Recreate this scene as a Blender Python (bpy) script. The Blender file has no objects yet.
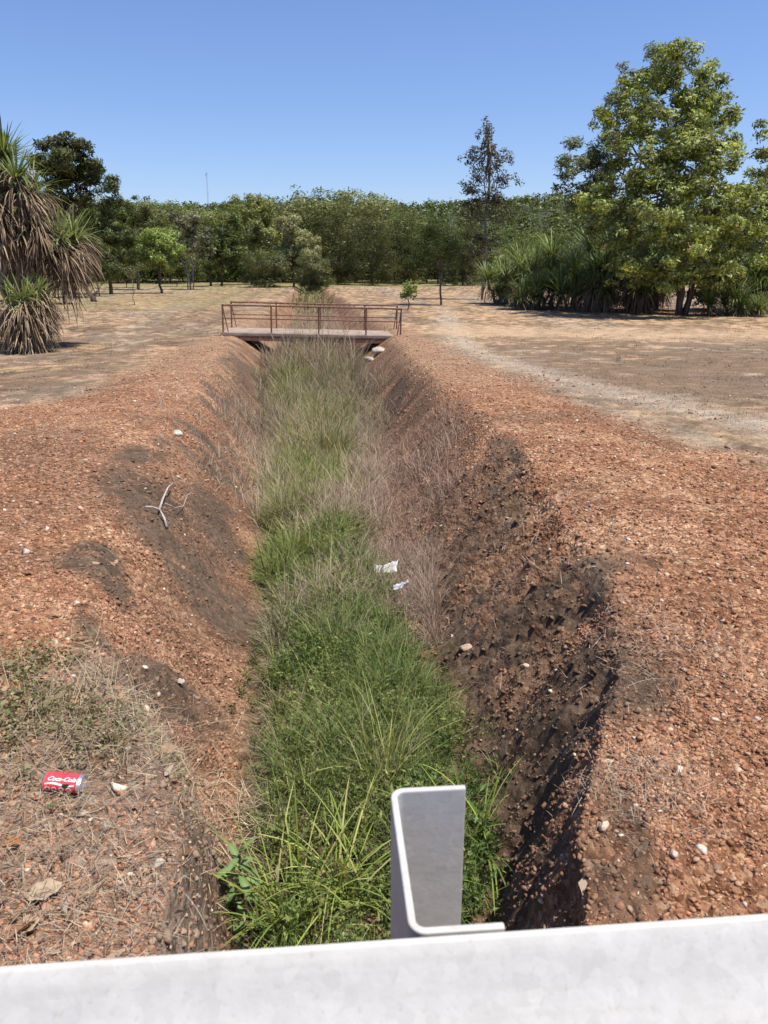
import bpy, math, numpy as np
from mathutils import Vector, Matrix
PI = math.pi
rng = np.random.default_rng(7)
scene = bpy.context.scene
col = scene.collection

# ------------------------------------------------------------------ camera numbers
CAM = np.array([0.0, 0.0, 2.2]); PITCH = math.radians(17.7); FPX = 775.0
CP, SP = math.cos(PITCH), math.sin(PITCH)

def spot(px, py, Y):
    """the point seen at a pixel at ground distance Y"""
    a = (px-384)/FPX; b = (512-py)/FPX
    f = CP + b*SP; u = -SP + b*CP
    k = Y/f
    return np.array([a*k, Y, 2.2+u*k])

# ------------------------------------------------------------------ noise
_tab = np.random.default_rng(11).random((256, 256))
def vnoise(x, y, s=0):
    x = np.asarray(x, float)+s*17.13; y = np.asarray(y, float)+s*31.7
    xi = np.floor(x).astype(np.int64); yi = np.floor(y).astype(np.int64)
    fx = x-xi; fy = y-yi
    fx = fx*fx*(3-2*fx); fy = fy*fy*(3-2*fy)
    a = _tab[xi & 255, yi & 255]; b = _tab[(xi+1) & 255, yi & 255]
    c = _tab[xi & 255, (yi+1) & 255]; d = _tab[(xi+1) & 255, (yi+1) & 255]
    return (a+(b-a)*fx)*(1-fy)+(c+(d-c)*fx)*fy
def fbm(x, y, o=4, s=0):
    t = 0; a = .5; n = 0
    for i in range(o):
        t = t+a*vnoise(np.asarray(x)*2**i, np.asarray(y)*2**i, s+i*3); n += a; a *= .5
    return t/n
def ss(a, b, x):
    t = np.clip((np.asarray(x, float)-a)/(b-a), 0, 1)
    return t*t*(3-2*t)
def mix(a, b, t):
    t = np.asarray(t)[..., None]
    return a*(1-t)+np.asarray(b)*t

# ------------------------------------------------------------------ terrain height
YK = [0.9, 1.6, 1.95, 2.36, 2.74, 3.95, 6.1, 9.6, 14, 20, 25, 30, 60, 90, 112]
CL = [-.45, -.50, -.67, -.95, -1.15, -1.45, -1.9, -2.45, -3.05, -3.95, -5.0, -5.5, -7.5, -9.8, -11]
TL = [-.34, -.38, -.43, -.50, -.55, -.68, -.98, -1.5, -2.2, -3.1, -3.6, -4.0, -6.3, -9.0, -10.5]
TR = [.16, .22, .28, .34, .30, .05, -.08, -.15, -.2, -.5, -.9, -1.1, -4.5, -7.6, -9.5]
CR = [.36, .49, .62, .81, .94, 1.1, 1.13, 1.09, .9, .65, .65, .25, -3.4, -6.8, -9]
DP = [.52, .52, .53, .55, .58, .66, .78, .95, 1.05, 1.0, .82, .8, .75, .4, 0]
def gbase(Y):
    return .8*(1-ss(2, 22, Y))
def ditch(X, Y):
    w = (fbm(Y*1.3, Y*0+3.3, 3, 5)-.5)*.25*ss(1.6, 5, Y)
    w2 = (fbm(Y*1.1, Y*0+8.3, 3, 6)-.5)*.22*ss(1.6, 5, Y)
    cl = np.interp(Y, YK, CL)+w; cr = np.interp(Y, YK, CR)+w2
    cr = cr+(fbm(Y*5, X*0+2.2, 3, 8)-.5)*.12*ss(7, 3, Y)
    tl = np.interp(Y, YK, TL); tr = np.interp(Y, YK, TR)
    return cl, tl, tr, cr
def coords(X, Y):
    cl, tl, tr, cr = ditch(X, Y)
    t_l = (X-cl)/np.maximum(tl-cl, .05)      # 0 crest .. 1 toe
    t_r = (cr-X)/np.maximum(cr-tr, .05)
    return cl, tl, tr, cr, t_l, t_r
def height(X, Y, detail=True):
    X = np.asarray(X, float); Y = np.asarray(Y, float)
    cl, tl, tr, cr, t_l, t_r = coords(X, Y)
    dep = np.interp(Y, YK, DP)*ss(.72, .98, Y)
    a = np.clip(t_l, 0, 1); b = np.clip(t_r, 0, 1)
    Sl = .45*a+.55*ss(0, 1, a)
    near = ss(7, 3.5, Y)
    Sr = .35*b+.65*ss(0, 1, b)
    g = gbase(Y)+.15*ss(1.3, .6, Y)
    z = g-dep*np.minimum(Sl, Sr)
    fade = ss(.75, 1.1, Y)
    z = z+fade*(.10*np.exp(-((X-(cl-.7))/.7)**2)+.05*np.exp(-((X-(cr+.5))/.6)**2))*ss(24, 18, Y)
    bankr = ss(.0, .12, t_r)*ss(1.3, .9, t_r)*ss(8, 4, Y)
    bankl = ss(-.1, .2, t_l)*ss(1.25, .8, t_l)*ss(16, 8, Y)
    rl = np.abs(fbm(Y*3.1+b*.8, b*.9, 3, 21)-.5)*2
    z = z-bankr*.08*np.clip(.42-rl, 0, 1)/.42*fade
    rl3 = np.abs(fbm(Y*7.5-b*2.2, b*1.6+X*1.2, 3, 23)-.5)*2
    z = z-bankr*.06*np.clip(.30-rl3, 0, 1)/.30*fade
    rl2 = np.abs(fbm(Y*1.7-a*1.2, a*.8, 3, 25)-.5)*2
    z = z-bankl*.07*np.clip(.4-rl2, 0, 1)/.4*fade
    z = z-.10*np.exp(-((Y-27)/3.5)**2)+.10*(fbm(X*.35, Y*.35, 3, 2)-.5)*ss(.8, 3, Y)*(1-.8*np.exp(-((Y-27)/4)**2))+.35*(fbm(X*.05, Y*.05, 3, 3)-.5)*ss(30, 60, Y)
    if detail:
        k = ss(40, 12, Y)*fade
        rough = .45+.40*ss(.15, .4, t_r)*ss(1.4, 1.0, t_r)+.3*ss(-2, -.4, -np.abs(X-1.6))
        z = z+k*rough*(.06*(fbm(X*5.5, Y*5.5, 3, 31)-.5)+.034*(fbm(X*17, Y*17, 3, 33)-.5))
        z = z+.012*(vnoise(X*45, Y*45, 41)-.5)*ss(9, 5, Y)*fade
        # two wheel ruts of a track on the left beyond the bridge
        for off in (-4.2, -5.9):
            z = z-.06*np.exp(-((X-(-2.2-.10*(Y-25)+off))/.28)**2)*ss(24, 32, Y)*ss(90, 60, Y)
    return z

def ground_at(px, py):
    """where the ray through a pixel meets the terrain"""
    a = (px-384)/FPX; b = (512-py)/FPX
    f = CP+b*SP; u = -SP+b*CP
    ys = np.exp(np.linspace(math.log(1.0), math.log(400), 4000))
    zz = 2.2+u/f*ys
    h = height(a/f*ys, ys)
    i = int(np.argmax(zz <= h)) if np.any(zz <= h) else len(ys)-1
    return np.array([a/f*ys[i], ys[i], h[i]])

# ------------------------------------------------------------------ mesh + object helpers
def npmesh(name, V, F, mat, c=None, smooth=False):
    me = bpy.data.meshes.new(name)
    V = np.ascontiguousarray(V, dtype=np.float32); F = np.ascontiguousarray(F, dtype=np.int32)
    me.vertices.add(len(V)); me.vertices.foreach_set('co', V.ravel())
    k = F.shape[1]
    me.loops.add(F.size); me.loops.foreach_set('vertex_index', F.ravel())
    me.polygons.add(len(F))
    me.polygons.foreach_set('loop_start', np.arange(0, F.size, k, dtype=np.int32))
    me.polygons.foreach_set('loop_total', np.full(len(F), k, dtype=np.int32))
    if smooth:
        me.polygons.foreach_set('use_smooth', np.ones(len(F), dtype=bool))
    if c is not None:
        at = me.attributes.new('col', 'FLOAT_COLOR', 'POINT')
        c4 = np.ones((len(V), 4), dtype=np.float32); c4[:, :3] = c
        at.data.foreach_set('color', c4.ravel())
    me.update(calc_edges=True)
    if mat is not None: me.materials.append(mat)
    return me
def link(name, me, parent=None, loc=None):
    o = bpy.data.objects.new(name, me); col.objects.link(o)
    if parent is not None: o.parent = parent
    if loc is not None: o.location = loc
    return o
def tag(o, label=None, cat=None, group=None, kind=None):
    if label: o['label'] = label
    if cat: o['category'] = cat
    if group: o['group'] = group
    if kind: o['kind'] = kind
    return o
def thing(name, label, cat, loc=(0, 0, 0), rz=0, group=None):
    o = bpy.data.objects.new(name, None); col.objects.link(o)
    o.empty_display_size = .2
    o.location = [float(v) for v in loc]; o.rotation_euler = (0, 0, rz)
    return tag(o, label, cat, group)
def copy_thing(o, loc, rz, s=1.0, label=None, group=None, sz=None):
    r = o.copy(); col.objects.link(r)
    r.location = [float(v) for v in loc]; r.rotation_euler = (0, 0, rz); r.scale = (s, s, sz if sz else s)
    if label: r['label'] = label
    if group: r['group'] = group
    for ch in list(o.children):
        c = ch.copy(); col.objects.link(c); c.parent = r
    return r

class MB:
    """collects quads"""
    def __init__(s): s.V = []; s.F = []; s.C = []; s.n = 0
    def add(s, V, F, c=None):
        V = np.asarray(V, float); F = np.asarray(F, int)
        if F.shape[1] == 3: F = np.concatenate([F, F[:, 2:3]], 1)
        s.V.append(V); s.F.append(F+s.n); s.n += len(V)
        s.C.append(np.broadcast_to(np.asarray(c if c is not None else (1, 1, 1), float), (len(V), 3)))
        return s
    def tube(s, P, R, sides=7, c=None, cap=True):
        P = np.asarray(P, float); R = np.broadcast_to(np.asarray(R, float), (len(P),))
        T = np.gradient(P, axis=0); T /= np.linalg.norm(T, axis=1)[:, None]+1e-9
        ref = np.array([0, 0, 1.0]) if abs(T[:, 2]).mean() < .8 else np.array([0, 1.0, 0])
        A = np.cross(T, ref); A /= np.linalg.norm(A, axis=1)[:, None]+1e-9
        B = np.cross(T, A)
        th = np.arange(sides)/sides*2*PI
        V = P[:, None, :]+R[:, None, None]*(A[:, None, :]*np.cos(th)[None, :, None]+B[:, None, :]*np.sin(th)[None, :, None])
        n = len(P); i, j = np.meshgrid(np.arange(n-1), np.arange(sides), indexing='ij')
        j2 = (j+1) % sides
        F = np.stack([i*sides+j, i*sides+j2, (i+1)*sides+j2, (i+1)*sides+j], -1).reshape(-1, 4)
        V = V.reshape(-1, 3)
        if cap:
            m = len(V); V = np.concatenate([V, P[:1], P[-1:]])
            j = np.arange(sides); j2 = (j+1) % sides
            F = np.concatenate([F, np.stack([np.full(sides, m), j2, j, j], 1),
                                np.stack([np.full(sides, m+1), (n-1)*sides+j, (n-1)*sides+j2, (n-1)*sides+j2], 1)])
        return s.add(V, F, c)
    def box(s, lo, hi, c=None, R=None, o=(0, 0, 0)):
        lo = np.asarray(lo, float); hi = np.asarray(hi, float)
        V = np.array([[x, y, z] for x in (lo[0], hi[0]) for y in (lo[1], hi[1]) for z in (lo[2], hi[2])])
        if R is not None: V = V@np.asarray(R).T
        V = V+np.asarray(o)
        return s.add(V, [[0, 1, 3, 2], [4, 6, 7, 5], [0, 4, 5, 1], [2, 3, 7, 6], [0, 2, 6, 4], [1, 5, 7, 3]], c)
    def mesh(s, name, mat, smooth=False):
        V = np.concatenate(s.V); F = np.concatenate(s.F); C = np.concatenate(s.C)
        me = bpy.data.meshes.new(name)
        fs = [tuple(f[:3]) if f[2] == f[3] else tuple(f) for f in F.tolist()]
        me.from_pydata(V.tolist(), [], fs)
        at = me.attributes.new('col', 'FLOAT_COLOR', 'POINT')
        c4 = np.ones((len(V), 4), dtype=np.float32); c4[:, :3] = C
        at.data.foreach_set('color', c4.ravel())
        if smooth: me.polygons.foreach_set('use_smooth', np.ones(len(fs), dtype=bool))
        me.materials.append(mat); me.update()
        return me
    def build(s, name, mat, parent=None, smooth=False):
        return link(name, s.mesh(name, mat, smooth), parent)

def bevel(o, w, seg=2):
    m = o.modifiers.new('bevel', 'BEVEL'); m.width = w; m.segments = seg; m.limit_method = 'ANGLE'
    return o

# ------------------------------------------------------------------ materials
def mat_new(name):
    m = bpy.data.materials.new(name); m.use_nodes = True
    nt = m.node_tree; nt.nodes.clear()
    return m, nt
def nd(nt, typ, **kw):
    n = nt.nodes.new(typ)
    for k, v in kw.items():
        if k.startswith('i_'):
            key = k[2:]; n.inputs[int(key) if key.isdigit() else key.replace('_', ' ')].default_value = v
        else: setattr(n, k, v)
    return n
def attr_col(nt):
    return nd(nt, 'ShaderNodeAttribute', attribute_name='col').outputs['Color']

def foliage_mat(name, trans=.3, rough=.5, spec=.3, tcol=(1.25, 1.15, .5)):
    m, nt = mat_new(name); L = nt.links
    c = attr_col(nt)
    p = nd(nt, 'ShaderNodeBsdfPrincipled', i_Roughness=rough); p.inputs['Specular IOR Level'].default_value = spec
    L.new(c, p.inputs['Base Color'])
    t = nd(nt, 'ShaderNodeBsdfTranslucent')
    mul = nd(nt, 'ShaderNodeMixRGB', blend_type='MULTIPLY'); mul.inputs[0].default_value = 1
    mul.inputs[2].default_value = (*tcol, 1); L.new(c, mul.inputs[1]); L.new(mul.outputs[0], t.inputs[0])
    mx = nd(nt, 'ShaderNodeMixShader'); mx.inputs[0].default_value = trans
    L.new(p.outputs[0], mx.inputs[1]); L.new(t.outputs[0], mx.inputs[2])
    o = nd(nt, 'ShaderNodeOutputMaterial'); L.new(mx.outputs[0], o.inputs[0])
    return m
LEAF = foliage_mat('leaf')
GRASS = foliage_mat('grass_blade', .28, .55, .25)
DRY = foliage_mat('dry_blade', .15, .75, .12, (1.1, 1, .8))

def noisy_mat(name, c1, c2, scale=8, rough=.7, bump=.3, bscale=None, detail=6, metallic=0, spec=.3, c3=None, stretch=(1, 1, 1), useattr=False):
    m, nt = mat_new(name); L = nt.links
    tc = nd(nt, 'ShaderNodeTexCoord'); mp = nd(nt, 'ShaderNodeMapping'); mp.inputs['Scale'].default_value = stretch
    L.new(tc.outputs['Object'], mp.inputs[0])
    n = nd(nt, 'ShaderNodeTexNoise'); n.inputs['Scale'].default_value = scale; n.inputs['Detail'].default_value = detail
    L.new(mp.outputs[0], n.inputs['Vector'])
    r = nd(nt, 'ShaderNodeValToRGB'); e = r.color_ramp.elements
    e[0].position = .35; e[0].color = (*c1, 1); e[1].position = .68; e[1].color = (*c2, 1)
    if c3: x = e.new(.52); x.color = (*c3, 1)
    L.new(n.outputs['Fac'], r.inputs[0])
    p = nd(nt, 'ShaderNodeBsdfPrincipled', i_Roughness=rough, i_Metallic=metallic)
    p.inputs['Specular IOR Level'].default_value = spec
    base = r.outputs[0]
    if useattr:
        mu = nd(nt, 'ShaderNodeMixRGB', blend_type='MULTIPLY'); mu.inputs[0].default_value = 1
        L.new(base, mu.inputs[1]); L.new(attr_col(nt), mu.inputs[2]); base = mu.outputs[0]
    L.new(base, p.inputs['Base Color'])
    n2 = nd(nt, 'ShaderNodeTexNoise'); n2.inputs['Scale'].default_value = bscale or scale*4; n2.inputs['Detail'].default_value = 5
    L.new(mp.outputs[0], n2.inputs['Vector'])
    b = nd(nt, 'ShaderNodeBump'); b.inputs['Strength'].default_value = bump; b.inputs['Distance'].default_value = .02
    L.new(n2.outputs['Fac'], b.inputs['Height']); L.new(b.outputs[0], p.inputs['Normal'])
    o = nd(nt, 'ShaderNodeOutputMaterial'); L.new(p.outputs[0], o.inputs[0])
    return m
BARK = noisy_mat('bark', (.06, .045, .035), (.17, .135, .11), 6, .9, .6, stretch=(1, 1, .25))
PALEBARK = noisy_mat('pale_bark', (.14, .12, .10), (.32, .29, .25), 6, .9, .5, stretch=(1, 1, .3))
RUST = noisy_mat('rusty_steel', (.13, .07, .048), (.29, .165, .115), 14, .85, .3, c3=(.20, .105, .07))
CONC = noisy_mat('weathered_concrete', (.25, .185, .14), (.37, .29, .23), 3, .9, .35)
ROCKM = noisy_mat('rock', (.7, .7, .7), (1.05, 1.05, 1.05), 9, .9, .6, useattr=True)
DEADWOOD = noisy_mat('dead_wood', (.33, .27, .25), (.5, .44, .41), 20, .85, .4)
ASPHALT = noisy_mat('asphalt', (.04, .04, .04), (.065, .063, .06), 60, .9, .5)

def steel_mat():
    m, nt = mat_new('weathered_white_steel'); L = nt.links
    tc = nd(nt, 'ShaderNodeTexCoord')
    n = nd(nt, 'ShaderNodeTexNoise'); n.inputs['Scale'].default_value = 28; n.inputs['Detail'].default_value = 8; n.inputs['Roughness'].default_value = .65
    L.new(tc.outputs['Object'], n.inputs['Vector'])
    r = nd(nt, 'ShaderNodeValToRGB'); e = r.color_ramp.elements
    e[0].position = .30; e[0].color = (.455, .44, .42, 1); e[1].position = .66; e[1].color = (.50, .485, .465, 1)
    L.new(n.outputs['Fac'], r.inputs[0])
    n2 = nd(nt, 'ShaderNodeTexNoise'); n2.inputs['Scale'].default_value = 170; n2.inputs['Detail'].default_value = 4
    L.new(tc.outputs['Object'], n2.inputs['Vector'])
    r2 = nd(nt, 'ShaderNodeValToRGB'); e = r2.color_ramp.elements
    e[0].position = .27; e[0].color = (.62, .52, .44, 1); e[1].position = .4; e[1].color = (1, 1, 1, 1)
    L.new(n2.outputs['Fac'], r2.inputs[0])
    mu = nd(nt, 'ShaderNodeMixRGB', blend_type='MULTIPLY'); mu.inputs[0].default_value = .25
    L.new(r.outputs[0], mu.inputs[1]); L.new(r2.outputs[0], mu.inputs[2])
    vo = nd(nt, 'ShaderNodeTexVoronoi'); vo.inputs['Scale'].default_value = 95; L.new(tc.outputs['Object'], vo.inputs['Vector'])
    bw = nd(nt, 'ShaderNodeRGBToBW'); L.new(vo.outputs['Color'], bw.inputs[0])
    mr = nd(nt, 'ShaderNodeMapRange'); mr.inputs['To Min'].default_value = .93; mr.inputs['To Max'].default_value = 1.06; L.new(bw.outputs[0], mr.inputs['Value'])
    mp = nd(nt, 'ShaderNodeMapping'); mp.inputs['Scale'].default_value = (3, 40, 40); L.new(tc.outputs['Object'], mp.inputs[0])
    n4 = nd(nt, 'ShaderNodeTexNoise'); n4.inputs['Scale'].default_value = 2.2; n4.inputs['Detail'].default_value = 6; L.new(mp.outputs[0], n4.inputs['Vector'])
    r4 = nd(nt, 'ShaderNodeValToRGB'); e = r4.color_ramp.elements
    e[0].position = .30; e[0].color = (.86, .82, .76, 1); e[1].position = .46; e[1].color = (1.02, 1.01, .99, 1); L.new(n4.outputs['Fac'], r4.inputs[0])
    ma = nd(nt, 'ShaderNodeVectorMath', operation='SCALE'); L.new(mu.outputs[0], ma.inputs[0]); L.new(mr.outputs[0], ma.inputs['Scale'])
    mu = nd(nt, 'ShaderNodeMixRGB', blend_type='MULTIPLY'); mu.inputs[0].default_value = .4
    L.new(ma.outputs[0], mu.inputs[1]); L.new(r4.outputs[0], mu.inputs[2])
    p = nd(nt, 'ShaderNodeBsdfPrincipled', i_Roughness=.55, i_Metallic=.0); p.inputs['Specular IOR Level'].default_value = .35
    L.new(mu.outputs[0], p.inputs['Base Color'])
    b = nd(nt, 'ShaderNodeBump'); b.inputs['Strength'].default_value = .12; b.inputs['Distance'].default_value = .002
    L.new(n2.outputs['Fac'], b.inputs['Height']); L.new(b.outputs[0], p.inputs['Normal'])
    o = nd(nt, 'ShaderNodeOutputMaterial'); L.new(p.outputs[0], o.inputs[0])
    return m
STEEL = steel_mat()

def ground_mat():
    m, nt = mat_new('ground_soil'); L = nt.links
    geo = nd(nt, 'ShaderNodeNewGeometry'); pos = geo.outputs['Position']
    base = attr_col(nt)
    ga = nd(nt, 'ShaderNodeAttribute', attribute_name='grav').outputs['Fac']
    def vor(scale):
        v = nd(nt, 'ShaderNodeTexVoronoi'); v.inputs['Scale'].default_value = scale
        wn = nd(nt, 'ShaderNodeTexNoise'); wn.inputs['Scale'].default_value = scale*.8
        L.new(pos, wn.inputs['Vector'])
        add = nd(nt, 'ShaderNodeVectorMath', operation='MULTIPLY_ADD')
        L.new(wn.outputs['Color'], add.inputs[0]); add.inputs[1].default_value = (.6/scale,)*3
        L.new(pos, add.inputs[2]); L.new(add.outputs[0], v.inputs['Vector'])
        return v
    v1 = vor(48); v2 = vor(17)
    def ramp(src, stops):
        sep = nd(nt, 'ShaderNodeSeparateColor'); L.new(src, sep.inputs[0])
        r = nd(nt, 'ShaderNodeValToRGB'); e = r.color_ramp.elements
        while len(e) < len(stops): e.new(.5)
        for q, (p, c) in zip(e, stops): q.position = p; q.color = (*c, 1)
        L.new(sep.outputs[0], r.inputs[0]); return r.outputs[0]
    r1 = ramp(v1.outputs['Color'], [(0, (.45, .40, .36)), (.3, (.8, .75, .72)), (.65, (1.05, 1.05, 1.05)), (.86, (1.3, 1.4, 1.45)), (1, (1.55, 2.0, 2.2))])
    r2 = ramp(v2.outputs['Color'], [(0, (.65, .6, .58)), (.5, (1, 1, 1)), (.9, (1.15, 1.2, 1.2)), (1, (1.3, 1.55, 1.65))])
    m1 = nd(nt, 'ShaderNodeMixRGB', blend_type='MULTIPLY'); L.new(ga, m1.inputs[0]); L.new(base, m1.inputs[1]); L.new(r1, m1.inputs[2])
    m2 = nd(nt, 'ShaderNodeMixRGB', blend_type='MULTIPLY'); m2.inputs[0].default_value = .0
    mm = nd(nt, 'ShaderNodeMath', operation='MULTIPLY'); L.new(ga, mm.inputs[0]); mm.inputs[1].default_value = .3
    L.new(mm.outputs[0], m2.inputs[0]); L.new(m1.outputs[0], m2.inputs[1]); L.new(r2, m2.inputs[2])
    # fine soil mottling everywhere
    n = nd(nt, 'ShaderNodeTexNoise'); n.inputs['Scale'].default_value = 22; n.inputs['Detail'].default_value = 9; n.inputs['Roughness'].default_value = .72
    L.new(pos, n.inputs['Vector'])
    rn = nd(nt, 'ShaderNodeValToRGB'); e = rn.color_ramp.elements
    e[0].position = .32; e[0].color = (.55, .52, .5, 1); e[1].position = .68; e[1].color = (1.38, 1.38, 1.38, 1)
    L.new(n.outputs['Fac'], rn.inputs[0])
    m3 = nd(nt, 'ShaderNodeMixRGB', blend_type='MULTIPLY'); m3.inputs[0].default_value = .75
    L.new(m2.outputs[0], m3.inputs[1]); L.new(rn.outputs[0], m3.inputs[2])
    n3 = nd(nt, 'ShaderNodeTexNoise'); n3.inputs['Scale'].default_value = 2.6; n3.inputs['Detail'].default_value = 8; n3.inputs['Roughness'].default_value = .7
    L.new(pos, n3.inputs['Vector'])
    rn3 = nd(nt, 'ShaderNodeValToRGB'); e = rn3.color_ramp.elements
    e[0].position = .36; e[0].color = (.66, .63, .6, 1); e[1].position = .64; e[1].color = (1.2, 1.2, 1.2, 1)
    L.new(n3.outputs['Fac'], rn3.inputs[0])
    m4 = nd(nt, 'ShaderNodeMixRGB', blend_type='MULTIPLY'); m4.inputs[0].default_value = .7
    L.new(m3.outputs[0], m4.inputs[1]); L.new(rn3.outputs[0], m4.inputs[2])
    p = nd(nt, 'ShaderNodeBsdfPrincipled', i_Roughness=.95); p.inputs['Specular IOR Level'].default_value = .1
    L.new(m4.outputs[0], p.inputs['Base Color'])
    # bump: rounded pebbles where gravelly, grain elsewhere
    inv = nd(nt, 'ShaderNodeMath', operation='MULTIPLY_ADD'); L.new(v1.outputs['Distance'], inv.inputs[0]); inv.inputs[1].default_value = -1; inv.inputs[2].default_value = 1
    gm = nd(nt, 'ShaderNodeMath', operation='MULTIPLY'); L.new(inv.outputs[0], gm.inputs[0]); L.new(ga, gm.inputs[1])
    inv2 = nd(nt, 'ShaderNodeMath', operation='MULTIPLY_ADD'); L.new(v2.outputs['Distance'], inv2.inputs[0]); inv2.inputs[1].default_value = -1.2; L.new(gm.outputs[0], inv2.inputs[2])
    ad = nd(nt, 'ShaderNodeMath', operation='ADD'); L.new(inv2.outputs[0], ad.inputs[0]); L.new(n.outputs['Fac'], ad.inputs[1])
    b = nd(nt, 'ShaderNodeBump'); b.inputs['Strength'].default_value = .9; b.inputs['Distance'].default_value = .022
    L.new(ad.outputs[0], b.inputs['Height']); L.new(b.outputs[0], p.inputs['Normal'])
    o = nd(nt, 'ShaderNodeOutputMaterial'); L.new(p.outputs[0], o.inputs[0])
    return m
GROUND = ground_mat()

# ------------------------------------------------------------------ ground colour zones (albedo of the soil itself)
RED = np.array((.325, .165, .093)); PALE = np.array((.40, .23, .138)); BROWN = np.array((.24, .135, .085))
DARK = np.array((.098, .068, .048)); STRAW = np.array((.355, .245, .145)); TRACK = np.array((.29, .245, .19))
BURNT = np.array((.165, .117, .080)); GREENG = np.array((.20, .20, .085))
def blob(X, Y, px, py, rx, ry, skew=0.0, n=.5):
    """soft patch centred where the pixel meets the ground; radii in metres"""
    c = ground_at(px, py)
    dx = X-c[0]; dy = Y-c[1]
    dx = dx-skew*dy
    d = np.sqrt((dx/rx)**2+(dy/ry)**2)
    return ss(1.25, .65, d+n*(fbm(X*3.2/rx*.3, Y*3.2/ry*.3, 4, 77)-.5)*2)
def zones(X, Y):
    cl, tl, tr, cr, t_l, t_r = coords(X, Y)
    n1 = fbm(X*.9, Y*.9, 4, 51); n2 = fbm(X*2.7, Y*2.7, 4, 53); n3 = fbm(X*.28, Y*.28, 4, 55)
    # streaks of dry mown grass stretched along the ditch direction
    st = .5*fbm((X+.1*Y)*1.5, Y*.42, 4, 57)+.5*fbm(X*.45, Y*1.1, 4, 59); st2 = fbm((X+.1*Y)*.5, Y*.12, 3, 58)
    c = np.broadcast_to(STRAW, X.shape+(3,)).copy()
    c = mix(c, BURNT, .85*ss(.44, .58, st)*ss(.30, .52, n3))
    c = mix(c, BURNT*1.25, .7*ss(.50, .58, n2)*ss(.3, .5, st2))
    c = mix(c, TRACK*.95, .6*ss(.52, .62, st2))
    c = mix(c, np.array((.42, .28, .185)), .6*ss(.50, .66, n1))
    c = c*(.60+.72*ss(.32, .68, fbm(X*5, Y*3.4, 4, 65)))[..., None]
    # gravelly berms
    lb = np.interp(Y, [1, 4, 8, 13, 22, 30, 45], [-3.2, -3.5, -4.0, -4.6, -5.5, -6.0, -7.2])
    rb = np.interp(Y, [1, 5.6, 7, 11.5, 24, 30, 40], [3.0, 2.95, 2.85, 2.6, 1.9, .8, -1])
    wob = (n1-.5)*1.3
    red = ss(-.45, .35, X-lb+wob)*ss(-.35, .35, rb-X+wob)*ss(48, 30, Y)
    redc = mix(mix(np.broadcast_to(RED, X.shape+(3,)), PALE, ss(.45, .7, n2)), BROWN, .75*ss(.52, .36, n1))
    redc = mix(redc, np.array((.36, .235, .15)), .75*ss(9, 18, Y+(n1-.5)*6))
    c = mix(c, redc, red)
    # grey wheel track to the right, parallel to the ditch
    tk = np.exp(-((X-np.interp(Y, [4, 7, 12, 24, 60], [4.3, 3.9, 3.25, 2.3, 4.0])+(n1-.5)*.5)/.55)**2)*ss(4, 8, Y)*ss(55, 26, Y)
    c = mix(c, np.array((.40, .335, .265)), .8*tk)
    tk2 = np.exp(-((X-np.interp(Y, [4, 7, 12, 24], [6.2, 5.9, 5.2, 4.2])+(n1-.5)*.5)/.6)**2)*ss(6, 9, Y)*ss(34, 24, Y)
    c = mix(c, BURNT*1.15, .6*tk2*ss(.35, .6, n2))
    for (ys_, xs_, wd, am) in [([8, 13, 22, 30], [-4.7, -5.6, -6.9, -8.0], .65, .75), ([8, 13, 22, 30], [-6.9, -7.6, -9.0, -10.5], .8, .7), ([10, 20, 40], [-11, -13, -16], 1.6, .5)]:
        bd = np.exp(-((X-np.interp(Y, ys_, xs_)+(n1-.5)*1.2)/wd)**2)*ss(6, 9, Y)*ss(46, 28, Y)
        c = mix(c, BURNT*1.15, am*1.15*bd*ss(.36, .52, fbm(X*2.2, Y*1.3, 4, 73)))
    rd = ss(2.4, 3.6, X+.06*(Y-10)+(n1-.5)*2)*ss(27, 24, Y+(n1-.5)*4)*ss(6.5, 9.5, Y-.25*(X-4))
    c = mix(c, BURNT*1.15, .88*(1-.85*tk)*rd*ss(.36, .50, .45*fbm(X*.55, Y*.8, 4, 71)+.55*fbm(X*2.2, Y*2.6, 4, 75)))
    c = mix(c, BURNT, .6*ss(.50, .60, fbm(X*1.1, Y*3.0, 4, 79))*ss(30, 10, Y)*ss(4.5, 6.5, np.abs(X+.06*Y)))
    # pale strip of bare ground level with the bridge
    ps = np.exp(-((Y-28.5+.16*(X-2)+(n1-.5)*2)/2.3)**2)*ss(1.0, 2.5, X)
    c = mix(c, np.array((.46, .33, .215)), .75*ps)
    # ruts left beyond the bridge
    ctr = -2.2-.10*(Y-25)
    for off in (-4.2, -5.9):
        r = np.exp(-((X-(ctr+off))/.45)**2)*ss(22, 30, Y)
        c = mix(c, BURNT*1.1, .85*r*ss(.3, .5, n2))
    # floor and banks
    bank = np.maximum(ss(.12, .4, t_l)*ss(.0, .3, 2-t_l), 0)*(X < (tl+tr)/2)+ss(.10, .35, t_r)*(X >= (tl+tr)/2)
    bank = bank*ss(-.02, .05, X-cl)*ss(-.02, .05, cr-X)*ss(110, 70, Y)
    c = mix(c, mix(np.broadcast_to(np.array((.285, .168, .105)), X.shape+(3,)), BROWN*.8, ss(.4, .6, n2)), .85*bank)
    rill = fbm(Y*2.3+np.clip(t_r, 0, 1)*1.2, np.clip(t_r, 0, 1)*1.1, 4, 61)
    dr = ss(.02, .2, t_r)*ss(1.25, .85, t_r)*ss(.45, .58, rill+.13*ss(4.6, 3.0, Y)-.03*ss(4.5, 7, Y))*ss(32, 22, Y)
    rl = fbm(Y*2.0-np.clip(t_l, 0, 1)*1.6, np.clip(t_l, 0, 1)*1.3, 4, 63)
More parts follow.
